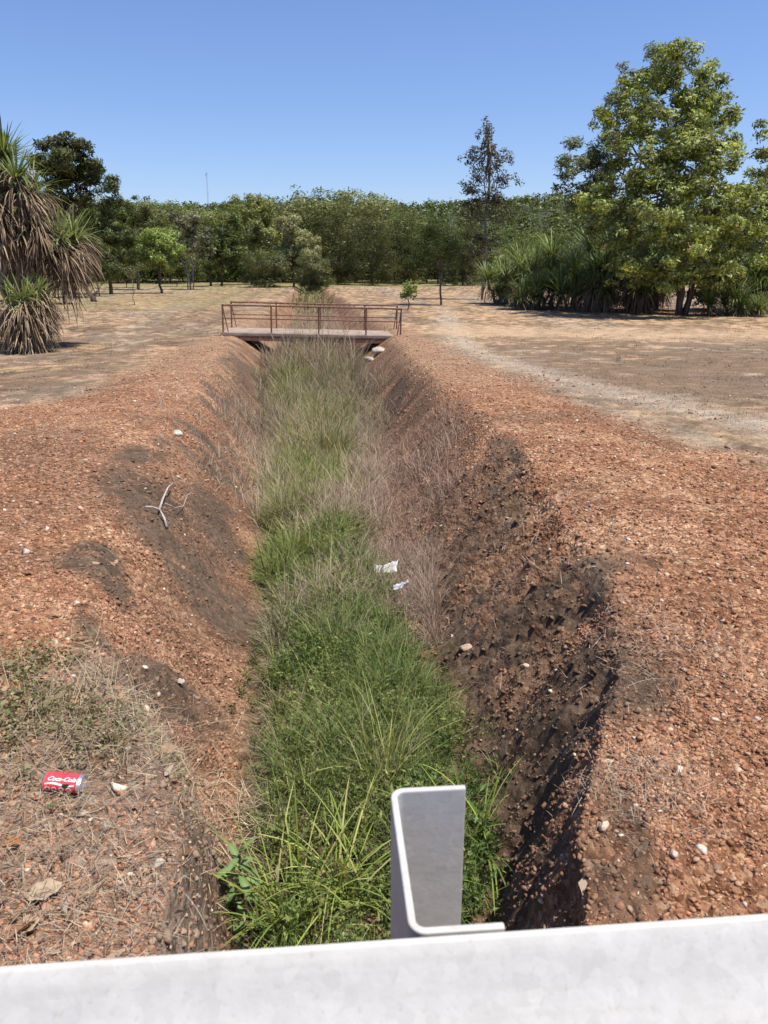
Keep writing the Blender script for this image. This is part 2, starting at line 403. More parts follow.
    dl = ss(-.12, .08, t_l)*ss(1.1, .6, t_l)*ss(.49, .60, rl)*ss(34, 24, Y)
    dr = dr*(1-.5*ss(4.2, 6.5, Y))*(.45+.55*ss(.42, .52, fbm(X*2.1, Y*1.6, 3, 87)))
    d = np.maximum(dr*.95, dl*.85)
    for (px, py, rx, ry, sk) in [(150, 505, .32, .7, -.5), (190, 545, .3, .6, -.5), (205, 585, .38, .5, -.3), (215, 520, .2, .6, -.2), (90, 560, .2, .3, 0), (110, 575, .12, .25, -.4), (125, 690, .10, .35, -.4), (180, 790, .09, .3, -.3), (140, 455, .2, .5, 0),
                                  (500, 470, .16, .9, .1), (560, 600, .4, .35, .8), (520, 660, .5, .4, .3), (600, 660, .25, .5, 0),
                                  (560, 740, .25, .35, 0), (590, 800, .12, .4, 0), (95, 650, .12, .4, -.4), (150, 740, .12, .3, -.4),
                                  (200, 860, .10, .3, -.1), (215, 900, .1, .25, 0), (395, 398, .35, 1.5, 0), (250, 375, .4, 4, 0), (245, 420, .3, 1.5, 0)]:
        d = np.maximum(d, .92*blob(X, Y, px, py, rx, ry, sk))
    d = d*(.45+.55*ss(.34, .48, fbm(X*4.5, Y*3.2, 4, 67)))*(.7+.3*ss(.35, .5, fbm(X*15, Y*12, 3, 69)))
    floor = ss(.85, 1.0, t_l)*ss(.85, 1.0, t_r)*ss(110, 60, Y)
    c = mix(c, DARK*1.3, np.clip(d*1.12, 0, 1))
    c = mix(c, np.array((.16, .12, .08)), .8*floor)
    # litter-grey patch lower left
    lit = np.maximum(blob(X, Y, 40, 900, .5, .35), blob(X, Y, 60, 730, .45, .45))
    c = mix(c, np.array((.27, .205, .155)), .75*lit)
    c = mix(c, GREENG, .75*ss(78, 92, Y+(n1-.5)*14)*ss(400, 160, Y))
    c = mix(c, np.array((.25, .225, .105)), .5*ss(.48, .60, n3)*ss(36, 48, Y)*(X < -9))
    c = mix(c, np.array((.12, .13, .05)), ss(125, 150, Y))
    grav = np.clip(red*(1-.8*d)*(1-.35*bank)*(1-.5*lit)+.2*tk+.05, .05, 1)
    return c, grav

# ------------------------------------------------------------------ ground sheet
def build_ground():
    ys = np.concatenate([np.linspace(-9, .6, 14), np.linspace(.7, 1.15, 12),
                         np.exp(np.linspace(math.log(1.16), math.log(60), 640)),
                         np.exp(np.linspace(math.log(60.5), math.log(1600), 110))])
    us = np.concatenate([-np.geomspace(3.0, .68, 36), np.linspace(-.67, .67, 560), np.geomspace(.68, 3.0, 36)])
    Y, U = np.meshgrid(ys, us, indexing='ij')
    S = np.maximum(Y, 1.0)+.55
    X = U*S
    Z = height(X, Y)
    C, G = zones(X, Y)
    V = np.stack([X, Y, Z], -1).reshape(-1, 3)
    n, k = X.shape
    i, j = np.meshgrid(np.arange(n-1), np.arange(k-1), indexing='ij')
    F = np.stack([i*k+j, i*k+j+1, (i+1)*k+j+1, (i+1)*k+j], -1).reshape(-1, 4)
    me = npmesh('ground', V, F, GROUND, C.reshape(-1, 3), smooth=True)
    a = me.attributes.new('grav', 'FLOAT', 'POINT'); a.data.foreach_set('value', G.ravel().astype(np.float32))
    return tag(link('ground', me), kind='structure')
build_ground()

# ------------------------------------------------------------------ vectorised leaves, blades, stones
def unit(v): return v/(np.linalg.norm(v, axis=-1, keepdims=True)+1e-9)
def leaves_np(P, D, L, W, C, fold=.18, R=None):
    """diamond leaves: base P, direction D"""
    n = len(P); r = rng.normal(size=(n, 3)); D = unit(D)
    if R is not None:
        q = unit(R+r*.42); D = unit(D-.75*np.sum(D*q, 1, keepdims=True)*q); r = q
    S = unit(np.cross(D, r)); N = np.cross(S, D)
    L = np.broadcast_to(L, (n,))[:, None]; W = np.broadcast_to(W, (n,))[:, None]
    V = np.stack([P, P+D*L*.45+S*W*.5+N*W*fold, P+D*L-N*L*.08, P+D*L*.45-S*W*.5+N*W*fold], 1)
    F = (np.arange(n)*4)[:, None]+np.array([[0, 1, 2, 3]])
    return V.reshape(-1, 3), F, np.repeat(C, 4, axis=0)
def blades_np(P, az, lean, bend, L, W, C, seg=4, tipc=None, twist=None):
    n = len(P)
    s = np.linspace(0, 1, seg+1)
    th = lean[:, None]+bend[:, None]*(s[None, :]-.5/seg)
    dl = (L/seg)[:, None]
    h = np.concatenate([np.zeros((n, 1)), np.cumsum(np.sin(th[:, 1:])*dl, 1)], 1)
    v = np.concatenate([np.zeros((n, 1)), np.cumsum(np.cos(th[:, 1:])*dl, 1)], 1)
    dx, dy = np.cos(az), np.sin(az)
    cen = np.stack([P[:, None, 0]+h*dx[:, None], P[:, None, 1]+h*dy[:, None], P[:, None, 2]+v], -1)
    tw = (twist if twist is not None else rng.normal(0, .5, n))
    sa = az+PI/2
    side = np.stack([np.cos(sa), np.sin(sa), np.zeros(n)], -1)
    nrm = np.stack([-dx, -dy, np.zeros(n)], -1)
    side = side*np.cos(tw)[:, None]+nrm*np.sin(tw)[:, None]
    w = (W[:, None]*(np.array([.75]+[1]*(seg-1)+[.0])[None, :]*(1-.55*s[None, :]**2)))*.5
    w[:, -1] = W*.03
    A = cen+side[:, None, :]*w[..., None]; B = cen-side[:, None, :]*w[..., None]
    V = np.stack([A, B], 2).reshape(-1, 3)
    k = (seg+1)*2
    q = np.array([[2*i, 2*i+1, 2*i+3, 2*i+2] for i in range(seg)])
    F = ((np.arange(n)*k)[:, None, None]+q[None]).reshape(-1, 4)
    if tipc is None: CC = np.repeat(C, k, axis=0)
    else:
        t = np.repeat(s, 2)[None, :, None]**1.5
        CC = (C[:, None, :]*(1-t)+tipc[:, None, :]*t).reshape(-1, 3)
    return V, F, CC
def join(parts):
    V = []; F = []; C = []; n = 0
    for v, f, c in parts:
        V.append(v); F.append(f+n); C.append(c); n += len(v)
    return np.concatenate(V), np.concatenate(F), np.concatenate(C)
def palette(n, cols, jitter=.12, w=None):
    cols = np.array(cols, float)
    i = rng.choice(len(cols), n, p=w)
    j = rng.integers(0, len(cols), n)
    t = rng.random(n)[:, None]*.5
    c = cols[i]*(1-t)+cols[j]*t
    return np.clip(c*(1+rng.normal(0, jitter, (n, 1))), .004, .9)

_ico = None
def ico():
    global _ico
    if _ico is None:
        import bmesh
        bm = bmesh.new(); bmesh.ops.create_icosphere(bm, subdivisions=1, radius=1)
        bm.verts.ensure_lookup_table()
        _ico = (np.array([v.co[:] for v in bm.verts]), np.array([[v.index for v in f.verts] for f in bm.faces]))
        bm.free()
    return _ico
def stones_np(P, R, C, flat=.6, jit=.36):
    V0, F0 = ico(); n = len(P); k = len(V0)
    V = V0[None]*(1+rng.normal(0, jit, (n, k, 1)))
    sc = np.stack([rng.uniform(.75, 1.35, n), rng.uniform(.75, 1.2, n), rng.uniform(flat*.7, flat*1.3, n)], -1)
    V = V*sc[:, None, :]*R[:, None, None]
    a = rng.random(n)*2*PI; b = rng.normal(0, .45, n)
    ca, sa, cb, sb = np.cos(a), np.sin(a), np.cos(b), np.sin(b)
    y = V[..., 1]*cb[:, None]-V[..., 2]*sb[:, None]; z = V[..., 1]*sb[:, None]+V[..., 2]*cb[:, None]
    x2 = V[..., 0]*ca[:, None]-y*sa[:, None]; y2 = V[..., 0]*sa[:, None]+y*ca[:, None]
    V = np.stack([x2, y2, z], -1)+P[:, None, :]
    F = ((np.arange(n)*k)[:, None, None]+F0[None]).reshape(-1, 3)
    return V.reshape(-1, 3), F, np.repeat(C, k, axis=0)

STONE = None
def stone_mat():
    m, nt = mat_new('gravel_stone'); L = nt.links
    c = attr_col(nt)
    geo = nd(nt, 'ShaderNodeNewGeometry')
    n = nd(nt, 'ShaderNodeTexNoise'); n.inputs['Scale'].default_value = 120; n.inputs['Detail'].default_value = 4
    L.new(geo.outputs['Position'], n.inputs['Vector'])
    r = nd(nt, 'ShaderNodeValToRGB'); e = r.color_ramp.elements
    e[0].position = .3; e[0].color = (.7, .68, .66, 1); e[1].position = .7; e[1].color = (1.2, 1.2, 1.2, 1)
    L.new(n.outputs['Fac'], r.inputs[0])
    mu = nd(nt, 'ShaderNodeMixRGB', blend_type='MULTIPLY'); mu.inputs[0].default_value = 1
    L.new(c, mu.inputs[1]); L.new(r.outputs[0], mu.inputs[2])
    p = nd(nt, 'ShaderNodeBsdfPrincipled', i_Roughness=.9); p.inputs['Specular IOR Level'].default_value = .15
    L.new(mu.outputs[0], p.inputs['Base Color'])
    o = nd(nt, 'ShaderNodeOutputMaterial'); L.new(p.outputs[0], o.inputs[0])
    return m
STONE = stone_mat()

def scatter(n, y0, y1, u0=-.62, u1=.62):
    Y = np.exp(rng.uniform(math.log(y0), math.log(y1), n))
    X = rng.uniform(u0, u1, n)*(Y+.45)
    return X, Y

def build_gravel():
    X, Y = scatter(165000, 1.15, 27)
    X2, Y2 = scatter(80000, 1.15, 3.4); X = np.concatenate([X, X2]); Y = np.concatenate([Y, Y2])
    c, g = zones(X, Y)
    cl, tl, tr, cr, t_l, t_r = coords(X, Y)
    floor = (t_l > .9) & (t_r > .9)
    keep = (rng.random(len(X)) < g*1.1*(1-.0*Y)) & ~(floor & (rng.random(len(X)) < .9))
    keep &= (rng.random(len(X)) < ss(.25, .6, fbm(X*2.2, Y*2.2, 3, 91))*.8+.25)
    X, Y, c = X[keep], Y[keep], c[keep]; n = len(X)
    R = .0034*np.exp(rng.normal(0, .62, n))*(.8+.22*Y**.85)
    R = np.clip(R, .002, .03)
    C = palette(n, [(.40, .195, .112), (.32, .150, .086), (.21, .105, .065), (.44, .265, .165), (.56, .42, .30), (.12, .072, .05)], .15, [.30, .27, .16, .15, .05, .07])
    R = np.minimum(R*np.where(Y < 3.2, .80, 1), .0045+.0022*Y+.006*rng.random(n)**5)
    lum = np.clip((c.mean(1)-.10)/.12, 0, 1)[:, None]
    C = C*(.25+.75*lum)+c*(.75-.75*lum)
    Z = height(X, Y)
    V, F, CC = stones_np(np.stack([X, Y, Z-R*.10], -1), R, C)
    tag(link('gravel', npmesh('gravel', V, F, STONE, CC)), kind='stuff')
    # clods of eroded soil
    n = 3600
    X, Y = scatter(n*3, 1.2, 6.5)
    t = coords(X, Y)[5]
    k = (t > -1.6) & (t < .95) & (X > 0) & (rng.random(len(X)) < np.where((t > -.25) & (t < .3), 1, .35))
    X, Y = X[k][:n], Y[k][:n]; n = len(X)
    R = .0048*np.exp(rng.normal(0, .65, n))*(.8+.18*Y)
    c, g = zones(X, Y)
    V, F, CC = stones_np(np.stack([X, Y, height(X, Y)+R*.15], -1), np.minimum(np.clip(R, .002, .022), .0035+.0028*Y), np.clip(c*rng.uniform(.7, 1.15, (n, 1)), .02, .6), .8, .28)
    tag(link('soil_clods', npmesh('soil_clods', V, F, STONE, CC)), kind='stuff')
    n = 9000
    X, Y = scatter(n, 1.2, 7, -.62, .1); t = coords(X, Y)[4]
    k = (t > -.35) & (t < .98); X, Y = X[k], Y[k]; n = len(X)
    c, g = zones(X, Y); R = .0034*np.exp(rng.normal(0, .6, n))*(.8+.2*Y)
    V, F, CC = stones_np(np.stack([X, Y, height(X, Y)+R*.1], -1), np.clip(R, .002, .014), np.clip(c*rng.uniform(.7, 1.45, (n, 1)), .02, .6), .8, .28)
    tag(link('soil_crumbs', npmesh('soil_crumbs', V, F, STONE, CC)), kind='stuff')
    # pale quartz pebbles
    X, Y = scatter(560, 1.3, 14)
    n = len(X); R = .0042*np.exp(rng.normal(0, .5, n))*(.7+.36*Y**.85)
    C = palette(n, [(.62, .55, .45), (.55, .44, .33), (.5, .4, .33)], .1)
    V, F, CC = stones_np(np.stack([X, Y, height(X, Y)+R*.3], -1), np.clip(R, .003, .016), C)
    tag(link('pebbles', npmesh('pebbles', V, F, STONE, CC)), kind='stuff')
build_gravel()

# ------------------------------------------------------------------ ditch vegetation
GREENS = [(.105, .155, .040), (.165, .215, .060), (.065, .10, .028), (.235, .255, .09)]
YGREENS = [(.25, .265, .085), (.20, .235, .07), (.31, .295, .13)]
STRAWS = [(.40, .31, .20), (.33, .25, .17), (.47, .38, .26), (.26, .19, .14)]
PINKDRY = [(.38, .26, .20), (.31, .21, .16), (.45, .34, .27), (.24, .165, .125)]
GREYDRY = [(.36, .30, .24), (.28, .235, .19), (.44, .38, .31)]

def floor_pts(n, y0, y1, a0=0.0, a1=1.0):
    """points across the ditch floor: a runs 0 at the left toe to 1 at the right toe"""
    Y = rng.uniform(y0, y1, n); a = rng.uniform(a0, a1, n)
    tl = np.interp(Y, YK, TL); tr = np.interp(Y, YK, TR)
    X = tl+(tr-tl)*a
    X = X+(fbm(Y*1.6, a*2.0, 3, 151)-.5)*.55*(tr-tl)*np.abs(a-.5)*2*.8
    return X, Y, a
def blade_set(X, Y, L, W, cols, lean=.25, bend=.9, jit=.15, w=None, tip=None, seg=4, z0=-.02):
    n = len(X)
    P = np.stack([X, Y, height(X, Y)+z0], -1)
    C = palette(n, cols, jit, w)
    tipc = np.clip(C*np.array(tip), .01, .8) if tip is not None else None
    return blades_np(P, rng.random(n)*2*PI, np.abs(rng.normal(0, lean, n)), rng.normal(bend, .5, n), L, W, C, seg, tipc)

def build_green_grass():
    parts = []
    def add(n, y0, y1, a0, a1, L, W, cols, thr=None, **kw):
        X, Y, a = floor_pts(n, y0, y1, a0, a1)
        cl = fbm(X*2.4, Y*1.6, 3, 101)
        if thr is not None:
            k = rng.random(n) < ss(thr-.1, thr+.08, cl); X, Y, cl = X[k], Y[k], cl[k]
        m = len(X)
        LL = L*np.exp(rng.normal(0, .3, m))*(.6+.9*ss(.35, .65, cl))
        parts.append(blade_set(X, Y, LL, W*rng.uniform(.6, 1.3, m), cols, **kw))
    add(21000, 1.3, 3.4, .06, 1.15, .13, .0034, GREENS, bend=1.2, lean=.45, thr=.44)
    add(16000, 3.2, 6.0, .05, 1.08, .15, .0042, GREENS, bend=1.1, lean=.4, thr=.44)
    add(8000, 5.0, 7.8, .02, .80, .20, .0055, GREENS+YGREENS, bend=.9)
    add(13000, 6.5, 12, .05, .85, .19, .006, GREENS[:2]+YGREENS[:2]+STRAWS[:2]+GREYDRY[:1], thr=.5, lean=.45, bend=1.1)
    add(3500, 8.6, 10.4, .15, .8, .24, .007, YGREENS+GREENS[:2], lean=.4)
    add(11000, 11, 17, .2, .8, .32, .009, GREENS[:3]+YGREENS[:1]+STRAWS[:2]+PINKDRY[:1], thr=.45, lean=.4, bend=1.1)
    add(9000, 16, 25, .1, .9, .36, .010, GREENS[1:2]+STRAWS[:2]+[(.24, .26, .12), (.19, .21, .09)], thr=.47, lean=.4, bend=1.1)
    add(2500, 50, 100, -.3, 1.3, .3, .05, GREENS[:3]+STRAWS[:1], thr=.5)
    def tufts(nt, nb, y0, y1, a0, a1, L, W, cols, rad=.07):
        X, Y, a = floor_pts(nt, y0, y1, a0, a1)
        cc = palette(nt, cols, .28); i = np.repeat(np.arange(nt), nb); m = nt*nb
        sc = np.exp(rng.normal(0, .3, nt))
        x = X[i]+rng.normal(0, rad, m)*sc[i]; y = Y[i]+rng.normal(0, rad, m)*sc[i]
        az = np.arctan2(y-Y[i], x-X[i])+rng.normal(0, .6, m)
        P = np.stack([x, y, height(x, y)-.02], -1)
        C = np.clip(cc[i]*(1+rng.normal(0, .15, (m, 1))), .01, .8)
        parts.append(blades_np(P, az, np.abs(rng.normal(.3, .2, m)), np.abs(rng.normal(1.0, .5, m)), L*sc[i]*rng.uniform(.5, 1.2, m), W*rng.uniform(.6, 1.3, m), C, 5))
    tufts(70, 55, 1.9, 3.6, .1, 1.0, .15, .0036, GREENS+YGREENS[:2], .035)
    tufts(110, 50, 3.4, 6.2, .05, .95, .17, .0045, GREENS+YGREENS, .045)
    tufts(75, 45, 6, 10.5, .05, .9, .27, .007, YGREENS+GREENS[1:2]+STRAWS[:1], .07)
    tufts(55, 40, 11, 16, .2, .75, .32, .009, YGREENS+GREENS[:2]+STRAWS[:1], .1)
    tufts(60, 40, 19, 27, .15, .8, .5, .013, GREENS[:2]+YGREENS[:1], .15)
    # extra yellow-green blades at mid ditch, a sunlit highlight put into their colour
    add(5000, 5.4, 7.2, .0, .6, .2, .0055, YGREENS+GREENS[1:2], thr=.45)
    V, F, C = join(parts)
    tag(link('grass', npmesh('grass', V, F, GRASS, C)), kind='stuff')
build_green_grass()

def build_dry_grass():
    parts = []
    def add(n, y0, y1, a0, a1, L, W, cols, thr=None, **kw):
        X, Y, a = floor_pts(n, y0, y1, a0, a1)
        cl = fbm(X*2.0+7, Y*1.3, 3, 111)
        if thr is not None:
            k = rng.random(n) < ss(thr-.1, thr+.08, cl); X, Y, cl = X[k], Y[k], cl[k]
        m = len(X)
        LL = L*np.exp(rng.normal(0, .3, m))*(.65+.8*ss(.35, .65, cl))
        parts.append(blade_set(X, Y, LL, W*rng.uniform(.6, 1.3, m), cols, **kw))
    add(14000, 6.2, 12.5, -.05, 1.15, .25, .0042, STRAWS+GREYDRY+PINKDRY[:1], thr=.45, lean=.45, bend=.9)
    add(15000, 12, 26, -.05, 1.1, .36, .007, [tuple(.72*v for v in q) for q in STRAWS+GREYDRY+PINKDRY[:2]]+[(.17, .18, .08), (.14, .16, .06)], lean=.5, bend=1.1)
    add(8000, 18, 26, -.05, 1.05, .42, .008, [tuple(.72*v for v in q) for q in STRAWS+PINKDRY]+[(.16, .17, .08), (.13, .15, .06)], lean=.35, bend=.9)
    add(5000, 22, 29, .0, 1.0, .62, .010, STRAWS+PINKDRY+[(.2, .21, .10), (.16, .18, .08)], lean=.3, bend=.8)
    add(1800, 7, 16, -.45, .12, .20, .005, GREYDRY+STRAWS, lean=.7, bend=.7)
    # brown dead herb over the right bank
    add(7000, 6.4, 10.5, .6, 1.6, .20, .0036, PINKDRY, lean=.6, bend=.7)
    add(8000, 3.9, 6.8, .9, 1.65, .13, .0024, PINKDRY+GREYDRY[:1], lean=.75, bend=.6)
    add(4500, 2.0, 4.2, .05, .95, .15, .0022, PINKDRY+GREYDRY+[(.2, .2, .1)], thr=.5, lean=.7, bend=.8)
    add(9000, 3.8, 7, .02, .95, .17, .0028, PINKDRY+GREYDRY+STRAWS, thr=.5, lean=.65, bend=.9)
    add(900, 2.2, 5.0, .1, 1.05, .19, .0025, STRAWS, lean=.5, bend=.9)
    add(1500, 28, 60, -.3, 1.3, .26, .02, STRAWS+PINKDRY, lean=.3, bend=.5)
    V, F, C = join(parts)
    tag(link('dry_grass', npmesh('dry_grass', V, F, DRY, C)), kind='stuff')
build_dry_grass()

def build_weeds():
    """small leaved herbs massed in the wet end of the ditch"""
    parts = []; stems = []
    def clumps(n, y0, y1, a0, a1, r, h, nl, ll, cols):
        X, Y, a = floor_pts(n, y0, y1, a0, a1)
        Z = height(X, Y)
        for x, y, z in zip(X, Y, Z):
            rr = r*rng.uniform(.6, 1.4); hh = h*rng.uniform(.5, 1.35); m = int(nl*rng.uniform(.6, 1.3))
            ns = max(5, m//11)
            az = rng.random(ns)*2*PI; le = np.abs(rng.normal(.35, .25, ns))
            tipx = x+np.cos(az)*np.sin(le)*hh*1.2; tipy = y+np.sin(az)*np.sin(le)*hh*1.2; tipz = z+np.cos(le)*hh
            si = rng.integers(0, ns, m); t = rng.uniform(.15, 1.0, m)
            P = np.stack([x+(tipx[si]-x)*t, y+(tipy[si]-y)*t, z+(tipz[si]-z)*t**.9], -1)+rng.normal(0, .006, (m, 3))
            D = rng.normal(0, 1, (m, 3)); D[:, 2] = np.abs(D[:, 2])*.5+.15
            Lf = ll*np.exp(rng.normal(0, .3, m))
            base = palette(1, cols, .12)[0]
            C = np.clip(base[None]*(1+rng.normal(0, .18, (m, 1))), .01, .8)
            parts.append(leaves_np(P, D, Lf, Lf*rng.uniform(.24, .4, m), C))
            stems.append((np.stack([np.full(ns, x), np.full(ns, y), np.full(ns, z-.01)], -1), az, le*.6, le*.8, np.full(ns, hh*1.05), base))
    clumps(210, 1.5, 3.7, .10, 1.05, .10, .17, 110, .020, GREENS+YGREENS[:1])
    clumps(165, 3.4, 5.0, .08, 1.02, .11, .15, 90, .021, GREENS[:3]+[(.13, .19, .07)])
    clumps(42, 1.8, 2.5, .65, 1.1, .09, .17, 120, .024, [(.085, .14, .04), (.11, .17, .05)])
    clumps(60, 4.8, 7, .0, .9, .13, .2, 80, .03, GREENS)
    clumps(22, 2.6, 5.2, -.2, .02, .1, .08, 50, .018, [(.12, .15, .05), (.17, .17, .07)])
    P = np.concatenate([s[0] for s in stems]); az = np.concatenate([s[1] for s in stems])
    le = np.concatenate([s[2] for s in stems]); be = np.concatenate([s[3] for s in stems]); L = np.concatenate([s[4] for s in stems])
    C = np.concatenate([np.repeat(s[5][None]*1.1, len(s[1]), 0) for s in stems])
    V, F, CC = join(parts+[blades_np(P, az, le, be, L, np.full(len(L), .003), C)])
    tag(link('undergrowth', npmesh('undergrowth', V, F, LEAF, CC)), kind='stuff')
    # low creeping herbs on the left bank top
    parts.clear(); n = 5200
    c1 = ground_at(55, 725); X = rng.normal(c1[0], .20, n); Y = rng.normal(c1[1], .16, n)
    c2 = ground_at(35, 672); X[:1300] = rng.normal(c2[0], .12, 1300); Y[:1300] = rng.normal(c2[1], .1, 1300)
    k = fbm(X*7, Y*7, 3, 121) > .45; X, Y = X[k], Y[k]; n = len(X)
    P = np.stack([X, Y, height(X, Y)+np.abs(rng.normal(0, .028, n))], -1)
    D = rng.normal(0, 1, (n, 3)); D[:, 2] = np.abs(D[:, 2])*.4
    L = .014*np.exp(rng.normal(0, .35, n))
    V, F, CC = leaves_np(P, D, L, L*.5, palette(n, [(.15, .17, .065), (.22, .22, .11), (.11, .12, .05), (.36, .30, .18), (.30, .24, .15)], .15))
    tag(link('creeping_weeds', npmesh('creeping_weeds', V, F, LEAF, CC)), kind='stuff')
build_weeds()

LITB = [(.22, .15, .11), (.17, .125, .09), (.27, .19, .14)]
def build_litter():
    parts = []
    # straw lying on the lower left bank top
    def lying(n, cx, cy, sx, sy, L, W, cols):
        X = rng.normal(cx, sx, n); Y = rng.normal(cy, sy, n)
        k = (Y > 1.15) & (coords(X, Y)[4] < .6); X, Y = X[k], Y[k]; m = len(X)
        P = np.stack([X, Y, height(X, Y)+rng.uniform(.003, .03, m)], -1)
        parts.append(blades_np(P, rng.random(m)*2*PI, rng.normal(1.45, .2, m), rng.normal(.1, .5, m), L*np.exp(rng.normal(0, .4, m)), np.full(m, W)*rng.uniform(.6, 1.4, m), palette(m, cols, .15)))
    a = ground_at(50, 900); lying(3000, a[0]+.02, a[1], .28, .22, .04, .0018, STRAWS+GREYDRY+LITB)
    a = ground_at(40, 760); lying(1900, a[0], a[1], .30, .22, .04, .0018, STRAWS+GREYDRY+LITB)
    a = ground_at(95, 710); lying(900, a[0], a[1], .15, .2, .09, .0022, STRAWS)
    def lying2(n, px, py, sx, sy, L, W, cols):
        c = ground_at(px, py)
        X = rng.normal(c[0], sx, n); Y = rng.normal(c[1], sy, n); P = np.stack([X, Y, height(X, Y)+rng.uniform(.004, .04, n)], -1)
        parts.append(blades_np(P, rng.random(n)*2*PI, rng.normal(1.3, .3, n), rng.normal(.2, .5, n), L*np.exp(rng.normal(0, .4, n)), np.full(n, W), palette(n, cols, .15)))
    lying2(420, 640, 790, .09, .11, .045, .0016, GREYDRY+STRAWS[3:])
    lying2(520, 672, 640, .16, .3, .06, .0020, GREYDRY+PINKDRY)
    lying2(300, 575, 520, .25, .4, .08, .003, GREYDRY+PINKDRY)
    lying2(320, 250, 830, .09, .12, .09, .003, STRAWS)
    lying2(350, 200, 425, .5, 1.2, .2, .005, GREYDRY)
    lying2(150, 300, 700, .3, .5, .13, .0025, STRAWS)
    # upright dry stalks at the left crest
    for px, py, n, h in [(105, 690, 60, .12), (140, 735, 45, .10), (75, 640, 30, .12), (130, 690, 30, .14)]:
        c = ground_at(px, py)
        X = rng.normal(c[0], .06, n); Y = rng.normal(c[1], .06, n)
        parts.append(blade_set(X, Y, h*np.exp(rng.normal(0, .35, n)), np.full(n, .0022), STRAWS, lean=.3, bend=.5))
    # short stubble of mown dry grass over the flats
    X, Y = scatter(60000, 5, 46, -.62, .62)
    c, g = zones(X, Y)
    k = (g < .36) & ((coords(X, Y)[4] < -.3) | (coords(X, Y)[5] < -.3)) & (fbm(X*1.6, Y*1.6, 3, 131) > .46)
    X, Y, c = X[k], Y[k], c[k]; n = len(X)
    L = np.clip(.012*np.exp(rng.normal(0, .35, n))*(.8+.10*Y), .01, .11)
    P = np.stack([X, Y, height(X, Y)], -1)
    cc = np.clip(c*rng.uniform(.85, 1.35, (n, 1)), .02, .6)
    parts.append(blades_np(P, rng.random(n)*2*PI, np.abs(rng.normal(1.1, .35, n)), rng.normal(.3, .4, n), L, .0010*(1+Y*.5), cc, seg=2))
    # tussocky remains of dead grass on the flats
    nt = 5200; X, Y = scatter(nt, 5.5, 40)
    c, g = zones(X, Y); k = (g < .3) & ((coords(X, Y)[4] < -.3) | (coords(X, Y)[5] < -.3)) & (fbm(X*.7, Y*.7, 3, 133) > .47)
    X, Y, c = X[k], Y[k], c[k]; nt = len(X); nb = 9; i = np.repeat(np.arange(nt), nb); m = nt*nb
    x = X[i]+rng.normal(0, .03, m)*(1+.04*Y[i]); y = Y[i]+rng.normal(0, .03, m)*(1+.04*Y[i])
    cc = np.clip(c*rng.uniform(.6, 1.5, (nt, 1)), .02, .6)[i]
    parts.append(blades_np(np.stack([x, y, height(x, y)], -1), rng.random(m)*2*PI, np.abs(rng.normal(.9, .35, m)), rng.normal(.4, .4, m), rng.uniform(.03, .07, m)*(.8+.03*Y[i]), .0014*(1+Y[i]*.35), cc, seg=2))
    V, F, C = join([p for p in parts if True])
    tag(link('straw', npmesh('straw', V, F, DRY, C)), kind='stuff')
    # fallen leaves
    n = 420; X, Y = scatter(n, 1.2, 6, -.62, .3)
    k = (coords(X, Y)[4] < .4) | (rng.random(n) < .15); X, Y = X[k], Y[k]; n = len(X)
    P = np.stack([X, Y, height(X, Y)+.008], -1); D = rng.normal(0, 1, (n, 3)); D[:, 2] *= .2
    L = .03*np.exp(rng.normal(0, .4, n))
    V, F, C = leaves_np(P, D, L, L*.45, palette(n, [(.38, .26, .17), (.28, .17, .10), (.46, .38, .30), (.33, .15, .07)], .15), .3)
    tag(link('fallen_leaves', npmesh('fallen_leaves', V, F, DRY, C)), kind='stuff')
build_litter()

# ------------------------------------------------------------------ single plants in the foreground
def weed_plant():
    g = ground_at(243, 925); g[2] = height(g[0], g[1])
    t = thing('broadleaf_weed', 'broad leaved green weed with drooping lance leaves beside the bare left bank', 'weed', g)
    h = .27
    m = MB(); P = np.array([[0, 0, -.02], [.005, .0, .10], [.0, .01, .2], [.004, .012, h]])
    m.tube(P, [.006, .005, .004, .002], 6); s = m.mesh('stem', LEAF)
    at = s.attributes['col'].data; at.foreach_set('color', np.tile(np.array([.16, .2, .07, 1], np.float32), len(at)))
    link('stem', s, t)
    for k in range(17):
        z = .05+.21*(k/16)**.8; a = k*2.4+rng.normal(0, .2)
        L = (.125-.05*(k/16))*rng.uniform(.85, 1.15); W = L*.26
        el = rng.normal(.1, .2)+(.7 if k > 13 else 0)
        s_ = np.linspace(0, 1, 7)
        wid = W*np.sin(PI*np.clip(s_*.93+.05, 0, 1))**.8*.5
        ang = el-1.5*s_**1.3*(.9 if k < 13 else .45)
        x = np.concatenate([[0], np.cumsum(np.cos(ang[1:])*L/6)]); zz = np.concatenate([[0], np.cumsum(np.sin(ang[1:])*L/6)])
        V = []
        for i in range(7):
            for q, up in ((-1, .18), (0, 0), (1, .18)):
                V.append((x[i]*math.cos(a)-q*wid[i]*math.sin(a), x[i]*math.sin(a)+q*wid[i]*math.cos(a), z+zz[i]+up*wid[i]))
        F = []
        for i in range(6):
            for q in range(2): F.append((i*3+q, i*3+q+1, i*3+q+4, i*3+q+3))
        base = palette(1, [(.15, .24, .085), (.11, .19, .06), (.19, .27, .11)], .08)
        C = np.repeat(base, 21, 0); C[1::3] *= 1.35
        link('leaf', npmesh('leaf', np.array(V), np.array(F), LEAF, C, smooth=True), t)
weed_plant()

